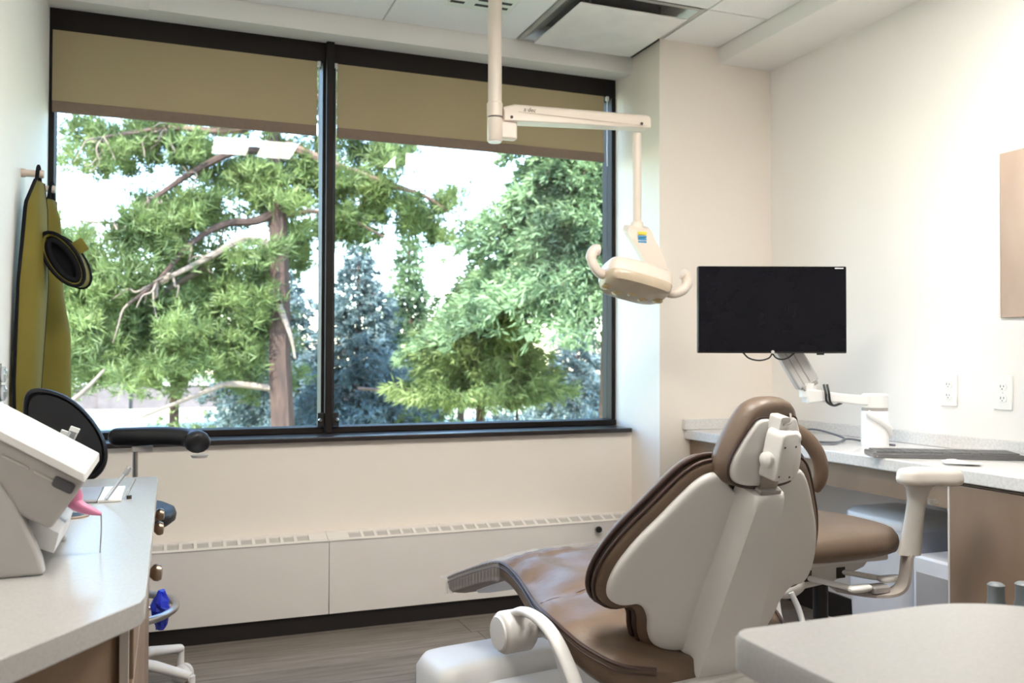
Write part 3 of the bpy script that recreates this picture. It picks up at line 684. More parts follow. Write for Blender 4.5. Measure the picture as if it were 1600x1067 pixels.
# headrest
hv = Vector((0, -.16, .987)).normalized(); hn = Vector((0, hv.z, -hv.y)); HO = Vector((-.006, -.118, .905))
def hr(u, v_, d_): return TH @ (HO+Vector((u, 0, 0))+hv*v_+hn*(d_+1.5*u*u))
hh = [(.0, .092), (.035, .090), (.064, .078), (.085, .052), (.104, .018), (.120, -.02), (.127, -.052), (.118, -.080), (.090, -.094), (.045, -.098)]
hh = [(u*.93, v_) for u, v_ in hh]
ho = crom(hh+[(-u, v_) for u, v_ in hh[:0:-1]]+[], 5, True)
hc = dl(MB().pillow(ho, [(.55, -.010), (.78, -.014), (.90, -.012), (.965, -.003), (1, .014), (.985, .030), (.90, .044), (.6, .052), (.2, .054)], hr), 'headrest_cushion', leather2, smooth=True, angle=80)
hs = [(.0, .050), (.050, .050), (.068, .034), (.088, .0), (.101, -.03), (.104, -.055), (.096, -.074), (.072, -.084), (.03, -.087)]
hs = [(u*1.05, v_*1.04) for u, v_ in hs]
hso = crom(hs+[(-u, v_) for u, v_ in hs[:0:-1]], 4, True)
dl(MB().pillow(hso, [(.3, -.022), (.9, -.0215), (.97, -.019), (1, -.014), (1, -.006)], hr), 'headrest_shell', white, smooth=True, angle=60)
sub_in(MB().tube([tuple(hr(u, v_, -.0125)) for u, v_ in offset(hso, .003)], .003, 6, closed=True), 'piping', pipe_m, hc, DC)
bv = Vector((0, -.24, .97)).normalized(); bn_ = Vector((0, bv.z, -bv.y)); bo = Vector((-.030, -.160, .884))
bx_ = lambda u, v_, d_: TH @ (bo+Vector((u, 0, 0))+bv*v_+bn_*d_)
hb = dl(MB().pillow(rrect(-.026, .026, -.052, .052, [.014, .014, .008, .008], 4), [(.9, -.024), (.97, -.021), (1, -.016), (1, .02)], bx_), 'headrest_adjuster', white, smooth=True, angle=60)
sub_in(MB().pillow(rrect(-.014, .014, .04, .078, .005, 3), [(1, .0), (1, .03)], bx_), 'tilt_bracket', white, hb, DC)
for s in (-1, 1):
    sub_in(MB().lathe([(.016, 0), (.016, .010), (.011, .014)] if s < 0 else [(.010, 0), (.010, .010), (.014, .012), (.014, .022), (.010, .025)], bx_(s*.025, -.012 if s < 0 else .032, .003), (s, 0, 0), 20), 'release_button', white, hb, DC, smooth=True)
for u, v_ in ((-.016, .022), (.018, .022), (-.017, -.040), (.016, -.043)):
    sub_in(MB().lathe([(.0028, 0), (.002, .0012)], bx_(u, v_, -.0235), -bn_, 10), 'screw', ink, hb, DC)
sub_in(MB().tube(crom([tuple(bx_(-.006, .062, -.001)), tuple(bx_(.012, .068, -.004)), tuple(bx_(.024, .082, .01))], 4), .0022, 6), 'lever_wire', greym, hb, DC)
dl(MB().pillow(rrect(-.021, .021, -.036, .075, .002, 1), [(1, -.006), (1, .008)], lambda u, v_, d_: TW @ (Vector((0, -.122, .800))+Vector((u, 0, 0))+vd*v_+nf*d_)), 'glide_bar', steel)
dl(MB().pillow(rrect(-.026, .026, -.004, .004, .001, 1), [(1, -.012), (1, .012)], lambda u, v_, d_: TW @ (Vector((0, -.128, .806))+Vector((u, 0, 0))+vd*v_+nf*d_)), 'glide_collar', greym)
# armrest
AL = -.335
av = crom([(AL, .395, .455), (AL, .345, .480), (AL, .29, .486), (AL, .235, .478), (AL, .185, .455), (AL, .145, .422), (AL, .11, .385), (AL, .07, .33), (AL, .05, .27)], 5)
ar = dl(MB().tube(av, .0135, 12, sx=1.3, sy=.8, upv=(0, .3, 1)), 'armrest', white, smooth=True)
dl(MB().lathe([(.02, 0), (.045, .004), (.050, .012), (.050, .075), (.042, .085)], (AL-.042, .378, .425), (1, 0, 0), 28), 'arm_pivot', white, smooth=True)
dl(MB().lathe([(.041, 0), (.038, .004), (.01, .0055)], (AL-.041, .378, .425), (-1, 0, 0), 28), 'pivot_cap', whiteg, smooth=True)
dl(MB().tube([(AL+.03, .378, .425), (-.18, .37, .42)], .024, 12), 'arm_axle', white, smooth=True)
dl(MB().tube(crom([(AL, .05, .27), (AL+.05, .04, .25), (-.12, .03, .27)], 4), .018, 10), 'arm_bracket', white, smooth=True)
# lift and base
def rb(x0, x1, y0, y1, z0, z1, r_=.04, top=.03):
    c_ = ((x0+x1)/2, (y0+y1)/2)
    hx = min(x1-x0, y1-y0)/2; k1 = 1-top*.3/hx; k2 = 1-top/hx
    return MB().pillow(rrect(x0, x1, y0, y1, r_), [(1, z0), (1, z1-top), (1-(1-k1)*.6, z1-top*.45), (k1, z1-top*.2), ((k1+k2)/2, z1-top*.04), (k2, z1), (.3, z1+.004)], lambda u, v_, d_: (u, v_, d_), c_)
dl(rb(-.34, .10, .775, 1.0, .0, .205, .05, .04), 'floor_box_cover', whiteg, smooth=True, angle=80)
dl(rb(-.25, .18, .34, .765, .0, .168, .05, .04), 'base_cover', whiteg, smooth=True, angle=80)
rows = []
for z, y0, y1, hw in ((.05, .0, .5, .15), (.2, .02, .46, .14), (.30, .04, .5, .15), (.375, .0, .55, .16)):
    rows.append([(-hw, y0, z), (hw, y0, z), (hw, y1, z), (-hw, y1, z)])
mb = MB().grid(rows, True); mb.f += [[3, 2, 1, 0], [12, 13, 14, 15]]
dl(mb, 'lift_column', white, bevel=.01)
dl(MB().pillow(rrect(-.2, .2, -.25, .55, .05), [(1, 0), (1, .035), (.98, .045)], lambda u, v_, d_: (u, v_, d_), (0, .15)), 'base_plate', white, smooth=True, angle=40)

# hoses hanging beside the chair
for pts, lb in (([(1.452, 1.918, .50), (1.445, 1.915, .44), (1.40, 1.89, .36), (1.34, 1.86, .2), (1.33, 1.80, .012)], 'pale grey hose hanging close beside the chair back'),
                ([(1.477, 1.907, .47), (1.472, 1.89, .42), (1.465, 1.86, .37), (1.47, 1.83, .2), (1.52, 1.80, .015)], 'pale grey hose hanging from the white stool housing, middle one'),
                ([(1.514, 1.895, .47), (1.53, 1.88, .42), (1.52, 1.85, .36), (1.48, 1.80, .2), (1.44, 1.76, .012)], 'pale grey hose bowed outward next to the stool column')):
    tag(MB().tube(crom(pts, 8), .0075, 8).build('hose', hose, smooth=True), lb, 'hose', group='hoses by the dental chair')

# ================================================================== ASSISTANT STOOL (brown)
SX, SY = 1.735, 2.09
s_ = thing('assistant_stool', (SX, SY, 0), 'brown padded operator stool with white armrest by the back counter', 'stool')
so2 = crom([(-.2, -.12), (-.17, -.2), (0, -.215), (.15, -.185), (.205, -.10), (.215, .02), (.18, .15), (.05, .2), (-.12, .19), (-.205, .08)], 5, True)
MB().pillow(so2, [(.5, .535), (.88, .535), (.97, .545), (1, .562), (.985, .585), (.93, .602), (.75, .612), (.3, .616)], lambda u, v_, d_: (SX+u, SY+v_, d_)).build('seat', leather2, s_, smooth=True, angle=80)
B(SX-.16, SX+.15, SY-.15, SY+.14, .515, .536).build('seat_plate', white, s_, bevel=.006)
mb = MB(); mb.prism([(-.17, .52), (.13, .52), (.10, .49), (-.02, .455), (-.17, .44)], -.11, .1, lambda p, q, t: (SX+p, SY+t, q))
me_ = mb.build('mechanism', white, s_, bevel=.008)
for a, b_ in ((-.12, -.085), (.0, .03)):
    B(SX+a, SX+b_, SY-.1115, SY-.1095, .468, .498).build('lever_slot', ink, me_)
for (xa, ya, za), (xb, yb, zb) in (((SX-.10, SY-.10, .478), (SX-.02, SY-.19, .462)), ((SX+.015, SY-.10, .485), (SX+.11, SY-.16, .470))):
    lv = MB().tube([(xa, ya, za), (xb, yb, zb)], .008, 8).build('lever', whiteg, s_, smooth=True)
    MB().pillow(crom([(-.035, -.012), (0, -.018), (.035, -.010), (.04, .006), (.02, .016), (-.03, .014)], 4, True), [(.8, -.008), (1, -.003), (1, .003), (.8, .008)], lambda u, v_, d_: (xb+.02+u, yb-.01+v_*.9, zb+d_)).build('paddle', whiteg, lv, smooth=True)
MB().pillow(crom([(-.06, -.02), (-.03, .02), (.02, .035), (.06, .02), (.065, -.01), (.02, -.035), (-.03, -.035)], 4, True), [(.6, -.05), (.95, -.04), (1, 0), (.95, .04), (.6, .05)], lambda u, v_, d_: (1.522+u*.8, 1.94+d_*.7, .478+v_*.8)).build('tilt_housing', white, s_, smooth=True, angle=80)
MB().lathe([(.021, 0), (.021, .30)], (SX+.005, SY-.04, .17), n=16).build('gas_column', blackp, s_, smooth=True)
MB().lathe([(.032, 0), (.032, .19)], (SX+.005, SY-.04, .09), n=18).build('column_sleeve', binm, s_, smooth=True)
for k in range(5):
    a = 2*math.pi*k/5+.5; ex_, ey_ = SX+.005+.24*math.cos(a), SY-.04+.24*math.sin(a)
    lg = MB().tube([(SX+.005, SY-.04, .12), ((SX+ex_)/2, (SY-.04+ey_)/2, .10), (ex_, ey_, .075)], [.022, .018, .014], 8).build('base_leg', white, s_, smooth=True)
    MB().lathe([(.024, -.014), (.028, -.010), (.028, .010), (.024, .014)], (ex_, ey_, .028), (math.sin(a), -math.cos(a), 0), 16).build('caster', binm, lg, smooth=True)
# arm bracket, post and pad
brk = [(SX-.02, 1.97, .446), (SX+.04, 1.93, .437), (SX+.09, 1.90, .437), (SX+.125, 1.885, .447), (SX+.14, 1.875, .475), (SX+.145, 1.87, .535), (SX+.15, 1.868, .55)]
rows = []
bp_ = crom(brk, 5)
for i, p in enumerate(bp_):
    p = Vector(p); t_ = (Vector(bp_[min(i+1, len(bp_)-1)])-Vector(bp_[max(i-1, 0)])).normalized()
    sd = Vector((.35, .94, 0)).normalized(); n2_ = t_.cross(sd).normalized()
    rows.append([tuple(p+sd*.03+n2_*.004), tuple(p-sd*.03+n2_*.004), tuple(p-sd*.03-n2_*.004), tuple(p+sd*.03-n2_*.004)])
mb = MB().grid(rows, True); mb.f += [[3, 2, 1, 0], [len(mb.v)-4+i for i in range(4)]]
mb.build('arm_bracket', mat('bracket_taupe', (.40, .36, .33), .45), s_, smooth=True)
MB().pillow(rrect(-.03, .03, -.02, .02, .008, 3), [(1, 0), (1, .014), (.9, .018)], lambda u, v_, d_: (SX+.075+u, 1.905+v_, .443+d_)).build('clamp_knob', greym, s_)
rows = []
for t_, hw, hd_ in ((0, .03, .018), (.5, .024, .016), (.75, .024, .016), (.92, .032, .018), (1, .048, .02)):
    c_ = Vector((SX+.15, 1.868, .545)).lerp(Vector((SX+.175, 1.855, .742)), t_)
    rows.append([(c_.x+hw*math.cos(q)*.94, c_.y-hw*math.cos(q)*.34+hd_*math.sin(q), c_.z) for q in np.linspace(0, 2*math.pi, 16, endpoint=False)])
mb = MB().grid(rows, True); mb.f += [list(range(16))[::-1], [64+i for i in range(16)]]
po = mb.build('arm_post', mat('post_grey', (.56, .535, .51), .42), s_, smooth=True)
MB().lathe([(.008, 0), (.008, .02), (.006, .024)], (SX+.195, 1.842, .69), (.9, -.4, 0), 10).build('height_button', white, po, smooth=True)
pd = rrect(-.088, .088, -.042, .042, [.04, .042, .042, .036], 6)
pf = lambda u, v_, d_: (SX+.195+u*.93+v_*.36, 1.84-u*.36+v_*.93, .738+d_)
MB().pillow(pd, [(.85, 0), (.96, .004), (1, .012), (1, .018), (.985, .022), (.98, .03), (.9, .04), (.6, .046), (.2, .047)], pf).build('arm_pad', mat('pad_taupe_white', (.64, .60, .56), .42), s_, smooth=True, angle=80)
# body-support bar curving up behind the headrest
bs = crom([(1.520, 2.06, .86), (1.580, 2.02, .885), (1.622, 2.0, .875), (1.658, 1.985, .84), (1.680, 1.98, .795), (1.684, 1.985, .75), (1.672, 2.0, .715)], 6)
MB().tube(bs, [.016]+[.020]*(len(bs)-2)+[.016], 12, sx=.75, sy=1.1).build('body_support', leather2, s_, smooth=True)
MB().tube([(1.672, 2.0, .72), (1.66, 2.03, .64), (1.64, 2.06, .50)], .011, 8).build('support_stem', steel, s_, smooth=True)

# ================================================================== LEFT COUNTER
lc_ = thing('left_counter', (-.23, 1.9, 0), 'pale speckled counter with brown drawers along the left wall', 'counter')
MB().prism([(-.030, 2.63), (-.027, 2.6), (-.028, 1.33), (-.034, 1.295), (-.44, .72), (-.4425, .72), (-.4425, 2.634), (-.05, 2.634)], .718, .75, lambda p, q, t: (p, q, t)).build('worktop', quartz_m, lc_, bevel=.005, seg=3)
MB().prism([(-.065, 2.60), (-.065, 1.42), (-.4425, .89), (-.4425, 2.60)], .09, .718, lambda p, q, t: (p, q, t)).build('carcass', wood, lc_)
MB().prism([(-.09, 2.58), (-.09, 1.46), (-.431, .97), (-.431, 2.58)], 0, .09, lambda p, q, t: (p, q, t)).build('plinth', base_m, lc_)
for (y0, y1) in ((2.375, 2.598), (2.20, 2.37), (1.43, 2.195)):
    z1 = .712
    hs_ = [(.60, z1), (.10, .595)]
    for (za, zb) in hs_:
        dr = B(-.064, -.046, y0+.003, y1-.003, za+.002, zb-.002).build('drawer', wood, lc_, bevel=.0015)
        if za < .3 and y1 > 2.1: continue
        zc = .662 if za > .3 else .40
        yc = (y0+y1)/2+.04 if y1 > 2.1 else 1.80
        MB().lathe([(.005, 0), (.005, .010), (.008, .014), (.0155, .021), (.017, .028), (.014, .035), (.004, .037)], (-.046, yc, zc), (1, 0, 0), 18).build('knob', bronze, dr, smooth=True)
# corner stile and edge
B(-.064, -.052, 1.405, 1.428, .10, .712).build('edge_strip', edge_m, lc_)

# white tabletop imaging device
dv_ = thing('imaging_unit', (-.25, 1.6, .75), 'white tabletop scanner unit with slanted head on the left counter', 'device')
def DY(y): return lambda p, q, t: (p, t, q)
leg_o = [(-.42, .75), (-.173, .75), (-.178, .775), (-.187, .80), (-.199, .828), (-.215, .862), (-.234, .895), (-.262, .93), (-.42, 1.0)]
dstand = mat('device_stand', (.46, .45, .445), .4)  # white stand greyed: shade on its camera side is put into the colour
MB().prism(leg_o, 1.50, 1.53, DY(0)).build('side_stand', dstand, dv_, bevel=.006, seg=3)
MB().prism([(u+.004 if 0 < i < 7 else u, z) for i, (u, z) in enumerate(leg_o)], 1.76, 1.79, DY(0)).build('side_stand', dstand, dv_, bevel=.006, seg=3)
hd_o = [(-.42, 1.068), (-.122, .888), (-.125, .880), (-.132, .868), (-.166, .818), (-.215, .845), (-.42, .97)]
hdp = MB().prism(hd_o, 1.505, 1.785, DY(0)).build('head', mat('device_beige_shaded', (.40, .38, .365), .45), dv_, bevel=.006, seg=3)  # head tone lowered, the shade on its side painted into the colour
sl_ = (.888-1.068)/(-.122+.42)
def slope_strip(a, b_, off, thk, y0, y1, nm, m, par):
    z = lambda x: 1.068+(x+.42)*sl_
    return MB().prism([(a, z(a)+off), (b_, z(b_)+off), (b_, z(b_)+off+thk), (a, z(a)+off+thk)], y0, y1, DY(0)).build(nm, m, par, bevel=.002)
slope_strip(-.42, -.119, .001, .015, 1.495, 1.795, 'lid', whiteg, dv_)
for i in range(6):
    slope_strip(-.40+.042*i, -.363+.042*i, -.024, .005, 1.5025, 1.506, 'vent_slot', tray_m, hdp)
slope_strip(-.31, -.298, .0165, .001, 1.50, 1.60, 'lid_mark', greym, hdp)
mb = MB().prism([(-.160, .900), (-.131, .884), (-.138, .869), (-.166, .885)], 1.497, 1.51, DY(0)); mb.build('latch', mat('latch_dark', (.07, .07, .08), .4), dv_, bevel=.004)
MB().prism([(-.20, .79), (-.165, .775), (-.158, .805), (-.2, .83)], 1.54, 1.75, DY(0)).build('inner_chute', binm, dv_)
# pink mixing tip with wire
pk = thing('mixing_tip', (-.10, 1.66, .75), 'pink plastic nozzle with thin wire under the white scanner head', 'nozzle')
pp = [(-.150, 1.65, .836), (-.142, 1.645, .832), (-.132, 1.642, .826), (-.12, 1.64, .821), (-.105, 1.64, .815)]
MB().tube(pp, [.010, .011, .009, .007, .003], 14).build('body', pink, pk, smooth=True)
MB().lathe([(.011, 0), (.013, .01), (.010, .022)], (-.146, 1.648, .836), (0, 0, 1), 14).build('collar', pink, pk, smooth=True)
MB().tube([(-.105, 1.64, .815), (-.1045, 1.64, .79), (-.106, 1.638, .751)], .0012, 6).build('wire', steel, pk)
# two clear sticks behind the unit
for k, (a, b_, lb) in enumerate((((-.255, 1.87, .751), (-.183, 1.87, .935), 'clear acrylic stick leaning behind the scanner, shorter of the two'), ((-.245, 1.845, .751), (-.165, 1.845, .943), 'clear acrylic stick leaning behind the scanner, taller of the two'))):
    a, b_ = Vector(a), Vector(b_); dd = (b_-a).normalized(); sd = Vector((dd.z, 0, -dd.x))
    t = thing('acrylic_stick', tuple(a), lb, 'stick', group='clear sticks on the left counter')
    vs_ = [tuple(p+sd*sx*.008+Vector((0, sy*.006, 0))) for p in (a, b_) for sx, sy in ((-1, -1), (1, -1), (1, 1), (-1, 1))]
    MB().add(vs_, [(3, 2, 1, 0), (4, 5, 6, 7)]+[(i, (i+1) % 4, 4+(i+1) % 4, 4+i) for i in range(4)]).build('rod', clear, t, bevel=.002)
    c_ = b_-dd*.05
    vs_ = [tuple(p+sd*sx*.0083+Vector((0, sy*.0063, 0))) for p in (b_-dd*.004, b_+dd*.004) for sx, sy in ((-1, -1), (1, -1), (1, 1), (-1, 1))]
    MB().add(vs_, [(3, 2, 1, 0), (4, 5, 6, 7)]+[(i, (i+1) % 4, 4+(i+1) % 4, 4+i) for i in range(4)]).build('end_cap', whiteg, t)
tb = thing('sensor_holder', (-.17, 2.25, .75), 'flat grey sensor pad with upright clear arm on the left counter', 'holder')
B(-.26, -.15, 2.20, 2.42, .75, .758).build('pad', mat('pad_grey', (.30, .30, .32), .35), tb, bevel=.003)
B(-.149, -.10, 2.20, 2.42, .75, .757).build('tray', whiteg, tb, bevel=.002)
for (a, b_, r_) in (((-.132, 2.2, .757), (-.086, 2.22, .820), .0045), ((-.093, 2.215, .810), (-.083, 2.222, .825), .006), ((-.093, 2.24, .752), (-.073, 2.25, .795), .004)):
    MB().tube([a, b_], r_, 8).build('clear_arm', clear, tb, smooth=True)
MB().lathe([(.006, 0), (.006, .008)], (-.085, 2.24, .75), n=12).build('foot', ink, tb)
gm = thing('cable_grommet', (-.188, 2.03, .75), 'dark oval cable grommet in the left counter under the scanner', 'grommet')
MB().lathe([(.036, 0), (.036, .003), (.028, .004)], (-.188, 2.03, .75), n=24).build('ring', mat('grommet_tan', (.30, .22, .16), .5), gm, smooth=True)
MB().lathe([(.026, 0), (.026, .0005)], (-.188, 2.03, .7541), n=24).build('hole', blackp, gm)
ds = thing('wall_dispenser', (XL, 2.76, .90), 'clear round wall dispenser at the left picture edge', 'dispenser')
B(XL, XL+.008, 2.70, 2.80, .90, 1.06).build('back_plate', clear, ds)
for z in (.93, .98, 1.03):
    MB().lathe([(.012, 0), (.022, .006), (.022, .016), (.010, .022)], (XL+.008, 2.752, z), (1, 0, 0), 16).build('cup', clear, ds, smooth=True)

# ================================================================== BLACK STOOL
bs_ = thing('operator_stool', (-.12, 2.98, 0), 'black padded operator stool with curved arm bar by the window', 'stool')
bo2 = crom([(-.375, .975), (-.335, .990), (-.27, .966), (-.215, .915), (-.176, .852), (-.163, .800), (-.172, .757), (-.20, .728), (-.245, .720), (-.30, .735), (-.345, .765), (-.37, .82), (-.38, .90)], 5, True)
bcc = (-.275, .85)
bf = lambda u, v_, d_: (u, 2.80+d_-.9*(u+.275)**2, v_)
bb = MB().pillow(bo2, [(.2, -.004), (.7, -.006), (.86, -.006), (.89, -.001), (.93, -.010), (.98, -.004), (1, .008), (.98, .022), (.9, .032), (.5, .036)], bf, bcc).build('backrest', blackv, bs_, smooth=True, angle=40)
B(-.30, -.24, 2.835, 2.86, .56, .80).build('back_stem', blackp, bs_, bevel=.004)
MB().pillow(rrect(-.40, -.355, .70, .73, .01, 3), [(1, 2.79), (1, 2.84)], lambda u, v_, d_: (u, d_, v_)).build('stem_clamp', blackp, bs_)
B(-.385, -.35, 2.80, 2.83, .655, .702).build('clamp_block', silver, bs_, bevel=.003)
ab = crom([(-.165, 2.955, .834), (-.12, 2.935, .836), (-.03, 2.905, .838), (.035, 2.885, .835), (.072, 2.86, .827), (.086, 2.825, .818)], 6)
MB().tube(ab, [.018, .026, .030]+[.031]*(len(ab)-12)+[.033, .034, .036, .037, .038, .038, .037, .034, .026], 14, sx=1.05, sy=.92).build('arm_bar', blackv, bs_, smooth=True)
MB().pillow(rrect(-.03, .03, -.012, .012, .004, 2), [(1, 0), (1, .016)], lambda u, v_, d_: (-.075+u, 2.92+v_, .792+d_)).build('arm_saddle', greym, bs_)
MB().lathe([(.026, 0), (.022, -.008)], (.086, 2.815, .786), n=16).build('end_cap', silver, bs_, smooth=True)
MB().tube([(-.095, 2.925, .80), (-.095, 2.93, .70), (-.10, 2.95, .56)], .008, 10).build('arm_stem', steel, bs_, smooth=True)
MB().pillow(crom([(.2*math.cos(a), .19*math.sin(a)) for a in np.linspace(0, 2*math.pi, 14, endpoint=False)], 3, True), [(.5, .555), (.9, .557), (.985, .57), (1, .588), (.97, .605), (.85, .617), (.4, .622)], lambda u, v_, d_: (-.175+u, 2.99+v_, d_)).build('seat', blackv, bs_, smooth=True, angle=80)
B(-.28, -.08, 2.9, 3.08, .53, .556).build('seat_plate', blackp, bs_, bevel=.005)
MB().lathe([(.024, 0), (.024, .2), (.016, .2), (.016, .44)], (-.145, 2.99, .10), n=16).build('gas_column', steel, bs_, smooth=True)
MB().tube([(-.175+.20*math.cos(a), 2.99+.20*math.sin(a), .30) for a in np.linspace(0, 2*math.pi, 40, endpoint=False)], .012, 10, closed=True).build('foot_ring', steel, bs_, smooth=True)
for a in (.3, 2.4, 4.5):
    MB().tube([(-.175, 2.99, .27), (-.175+.19*math.cos(a), 2.99+.19*math.sin(a), .295)], .008, 8).build('ring_spoke', steel, bs_, smooth=True)
for k in range(5):
    a = .72+2*math.pi*k/5; ex_, ey_ = -.145+.25*math.cos(a), 2.99+.25*math.sin(a)
    lg = MB().tube([(-.145, 2.99, .145), (-.145+.13*math.cos(a), 2.99+.13*math.sin(a), .135), (ex_, ey_, .112)], [.026, .022, .017], 10, sx=1, sy=.75).build('base_leg', white, bs_, smooth=True)
    MB().tube([(ex_, ey_, .115), (ex_, ey_, .055)], .012, 10).build('caster_stem', white, lg, smooth=True)
    for s in (-1, 1):
        MB().lathe([(.022, 0), (.030, .004), (.030, .016), (.026, .020), (.008, .022)], (ex_+.008, ey_-.006, .030), Vector((-.5, -.85, 0))*s, 20).build('caster_wheel', white, lg, smooth=True)
# blue film over the ring
rows = []
rg = random.Random(5)
for i in range(9):
    z = .362-.0145*i-.03*(i > 5)*0; w_ = [.010, .016, .022, .026, .028, .027, .024, .02, .012][i]
    rows.append([(-.018+w_*math.cos(q)*(1+.22*rg.uniform(-1, 1)), 2.93+w_*1.1*math.sin(q)*(1+.22*rg.uniform(-1, 1)), z+.004*rg.uniform(-1, 1)) for q in np.linspace(0, 2*math.pi, 12, endpoint=False)])
mb = MB().grid(rows, True); mb.f += [list(range(12))[::-1], [96+i for i in range(12)]]
tag(mb.build('blue_wrap', blue_m), 'crumpled blue plastic wrap tied on the black stool foot ring', 'plastic wrap')

# ================================================================== APRONS
def peg(y, z, label):
    t = thing('wall_peg', (XL, y, z), label, 'peg', group='pegs on the left wall')
    MB().lathe([(.014, 0), (.014, .01), (.011, .014), (.011, .052), (.014, .056), (.012, .064)], (XL, y, z), (1, 0, 0), 14).build('peg_body', pegm, t, smooth=True)
peg(3.16, 1.66, 'wooden wall peg holding the nearer olive apron'); peg(3.46, 1.665, 'wooden wall peg holding the farther olive apron')
def apron(rowsdef, label, loop):
    t = thing('lead_apron', (rowsdef[-1][1][0], rowsdef[-1][1][1], rowsdef[-1][0]), label, 'apron', group='aprons on the left wall')
    zz = [r_[0] for r_ in rowsdef]; zs = np.linspace(zz[0], zz[-1], 40); rows = []
    for z in zs:
        P = []
        for k in range(len(rowsdef[0][1:])):
            P.append((float(np.interp(-z, [-q for q in zz], [r_[1+k][0] for r_ in rowsdef])), float(np.interp(-z, [-q for q in zz], [r_[1+k][1] for r_ in rowsdef]))))
        c_ = crom(P, 6); rows.append([(x, y, z) for x, y in c_])
    o = MB().grid(rows).build('sheet', apron_m, t, smooth=True, angle=180)
    sd = o.modifiers.new('solid', 'SOLIDIFY'); sd.thickness = .008; sd.offset = 0
    edge = [r_[0] for r_ in rows]+rows[-1][1:-1]+[r_[-1] for r_ in rows[::-1]]
    MB().tube(edge, .0058, 6).build('binding', apron_b, t, smooth=True)
    MB().tube(crom(loop, 4), .006, 6).build('hanging_loop', apron_b, t, smooth=True)
    return t
apron([(1.635, (-.400, 3.13), (-.392, 3.16), (-.385, 3.19)), (1.55, (-.415, 3.05), (-.385, 3.09), (-.378, 3.21)), (1.30, (-.425, 3.0), (-.375, 3.03), (-.372, 3.2)), (1.0, (-.428, 2.97), (-.380, 3.0), (-.385, 3.18)), (.88, (-.425, 2.97), (-.385, 3.0), (-.39, 3.17)), (.855, (-.42, 2.985), (-.39, 3.0), (-.39, 3.15))],
      'olive protective apron with black binding on the nearer wall peg', [(-.398, 3.14, 1.63), (-.395, 3.16, 1.685), (-.392, 3.18, 1.63)])
apron([(1.625, (-.405, 3.43), (-.388, 3.455), (-.38, 3.48)), (1.55, (-.42, 3.38), (-.362, 3.41), (-.38, 3.50)), (1.30, (-.425, 3.33), (-.350, 3.38), (-.37, 3.52)), (1.15, (-.425, 3.28), (-.322, 3.33), (-.35, 3.53)), (.95, (-.425, 3.26), (-.318, 3.32), (-.35, 3.53)), (.84, (-.42, 3.28), (-.318, 3.32), (-.355, 3.52))],
      'olive protective apron with black binding on the farther wall peg', [(-.40, 3.44, 1.62), (-.39, 3.46, 1.69), (-.385, 3.475, 1.62)])
tc_ = thing('thyroid_collar', (-.34, 3.17, 1.30), 'olive and black thyroid collar looped in front of the aprons', 'collar')
CM = Matrix.Translation((-.312, 3.13, 1.385)) @ Matrix.Rotation(R(-8), 4, 'Z') @ Matrix.Rotation(R(-33), 4, 'Y')
def ring(a, b_, y0, y1, dz=0):
    n = 28; rr = [[tuple(CM @ Vector((a*math.cos(q), y, b_*math.sin(q)+dz))) for q in np.linspace(0, 2*math.pi, n, endpoint=False)] for y in (y0, y1)]
    return MB().grid(rr, True)
o = ring(.045, .095, -.035, .045).build('band', apron_m, tc_, smooth=True, angle=180); q_ = o.modifiers.new('solid', 'SOLIDIFY'); q_.thickness = .01
MB().pillow([(.036*math.cos(q), .082*math.sin(q)) for q in np.linspace(0, 2*math.pi, 24, endpoint=False)], [(1, -.02), (1, .02), (.5, .024)], lambda u, v_, d_: CM @ Vector((u, d_, v_))).build('folded_core', apron_b, tc_)
o = ring(.036, .080, -.037, .047, -.004).build('lining', apron_b, tc_, smooth=True, angle=180); q_ = o.modifiers.new('solid', 'SOLIDIFY'); q_.thickness = .016
for yy in (-.036, .046):
    MB().tube([tuple(CM @ Vector((.045*math.cos(q), yy, .095*math.sin(q)))) for q in np.linspace(0, 2*math.pi, 28, endpoint=False)], .006, 6, closed=True).build('binding', apron_b, tc_, smooth=True)
tag_b = CM @ Vector((.045, -.03, .03))
o = MB().pillow(rrect(-.02, .03, -.03, .012, .004, 2), [(1, -.004), (1, .004)], lambda u, v_, d_: CM @ Vector((.052+u, -.02+d_, .02+v_))).build('fastener_tab', apron_m, tc_)

# ================================================================== NEAR PENINSULA (front right)
pn = thing('near_counter', (.85, .5, 0), 'pale rounded counter corner in the front right foreground', 'counter')
MB().pillow(rrect(.612, 1.085, -.1, .886, [.17, .032, .03, .03], 10), [(1, 0), (1, .034), (.992, .04)], lambda u, v_, d_: (u, v_, .72+d_), (.85, .4)).build('worktop', mat('quartz_near', (.315, .312, .31), .3, c2=(.365, .362, .36), scale=240), pn, smooth=True, angle=40)
B(.638, 1.04, -.08, .78, .08, .72).build('body', whiteg, pn, bevel=.01)
B(.66, 1.02, -.06, .76, 0, .08).build('plinth', base_m, pn)
ih = thing('instrument_holder', (1.25, .98, .55), 'grey instrument bar behind the front counter', 'holder')
B(1.16, 1.36, 1.015, 1.04, .60, .63).build('bar', greym, ih, bevel=.004)
B(1.035, 1.19, .70, .73, .60, .63).build('bracket', greym, ih, bevel=.004)
B(1.16, 1.19, .73, 1.015, .60, .63).build('bracket', greym, ih, bevel=.004)
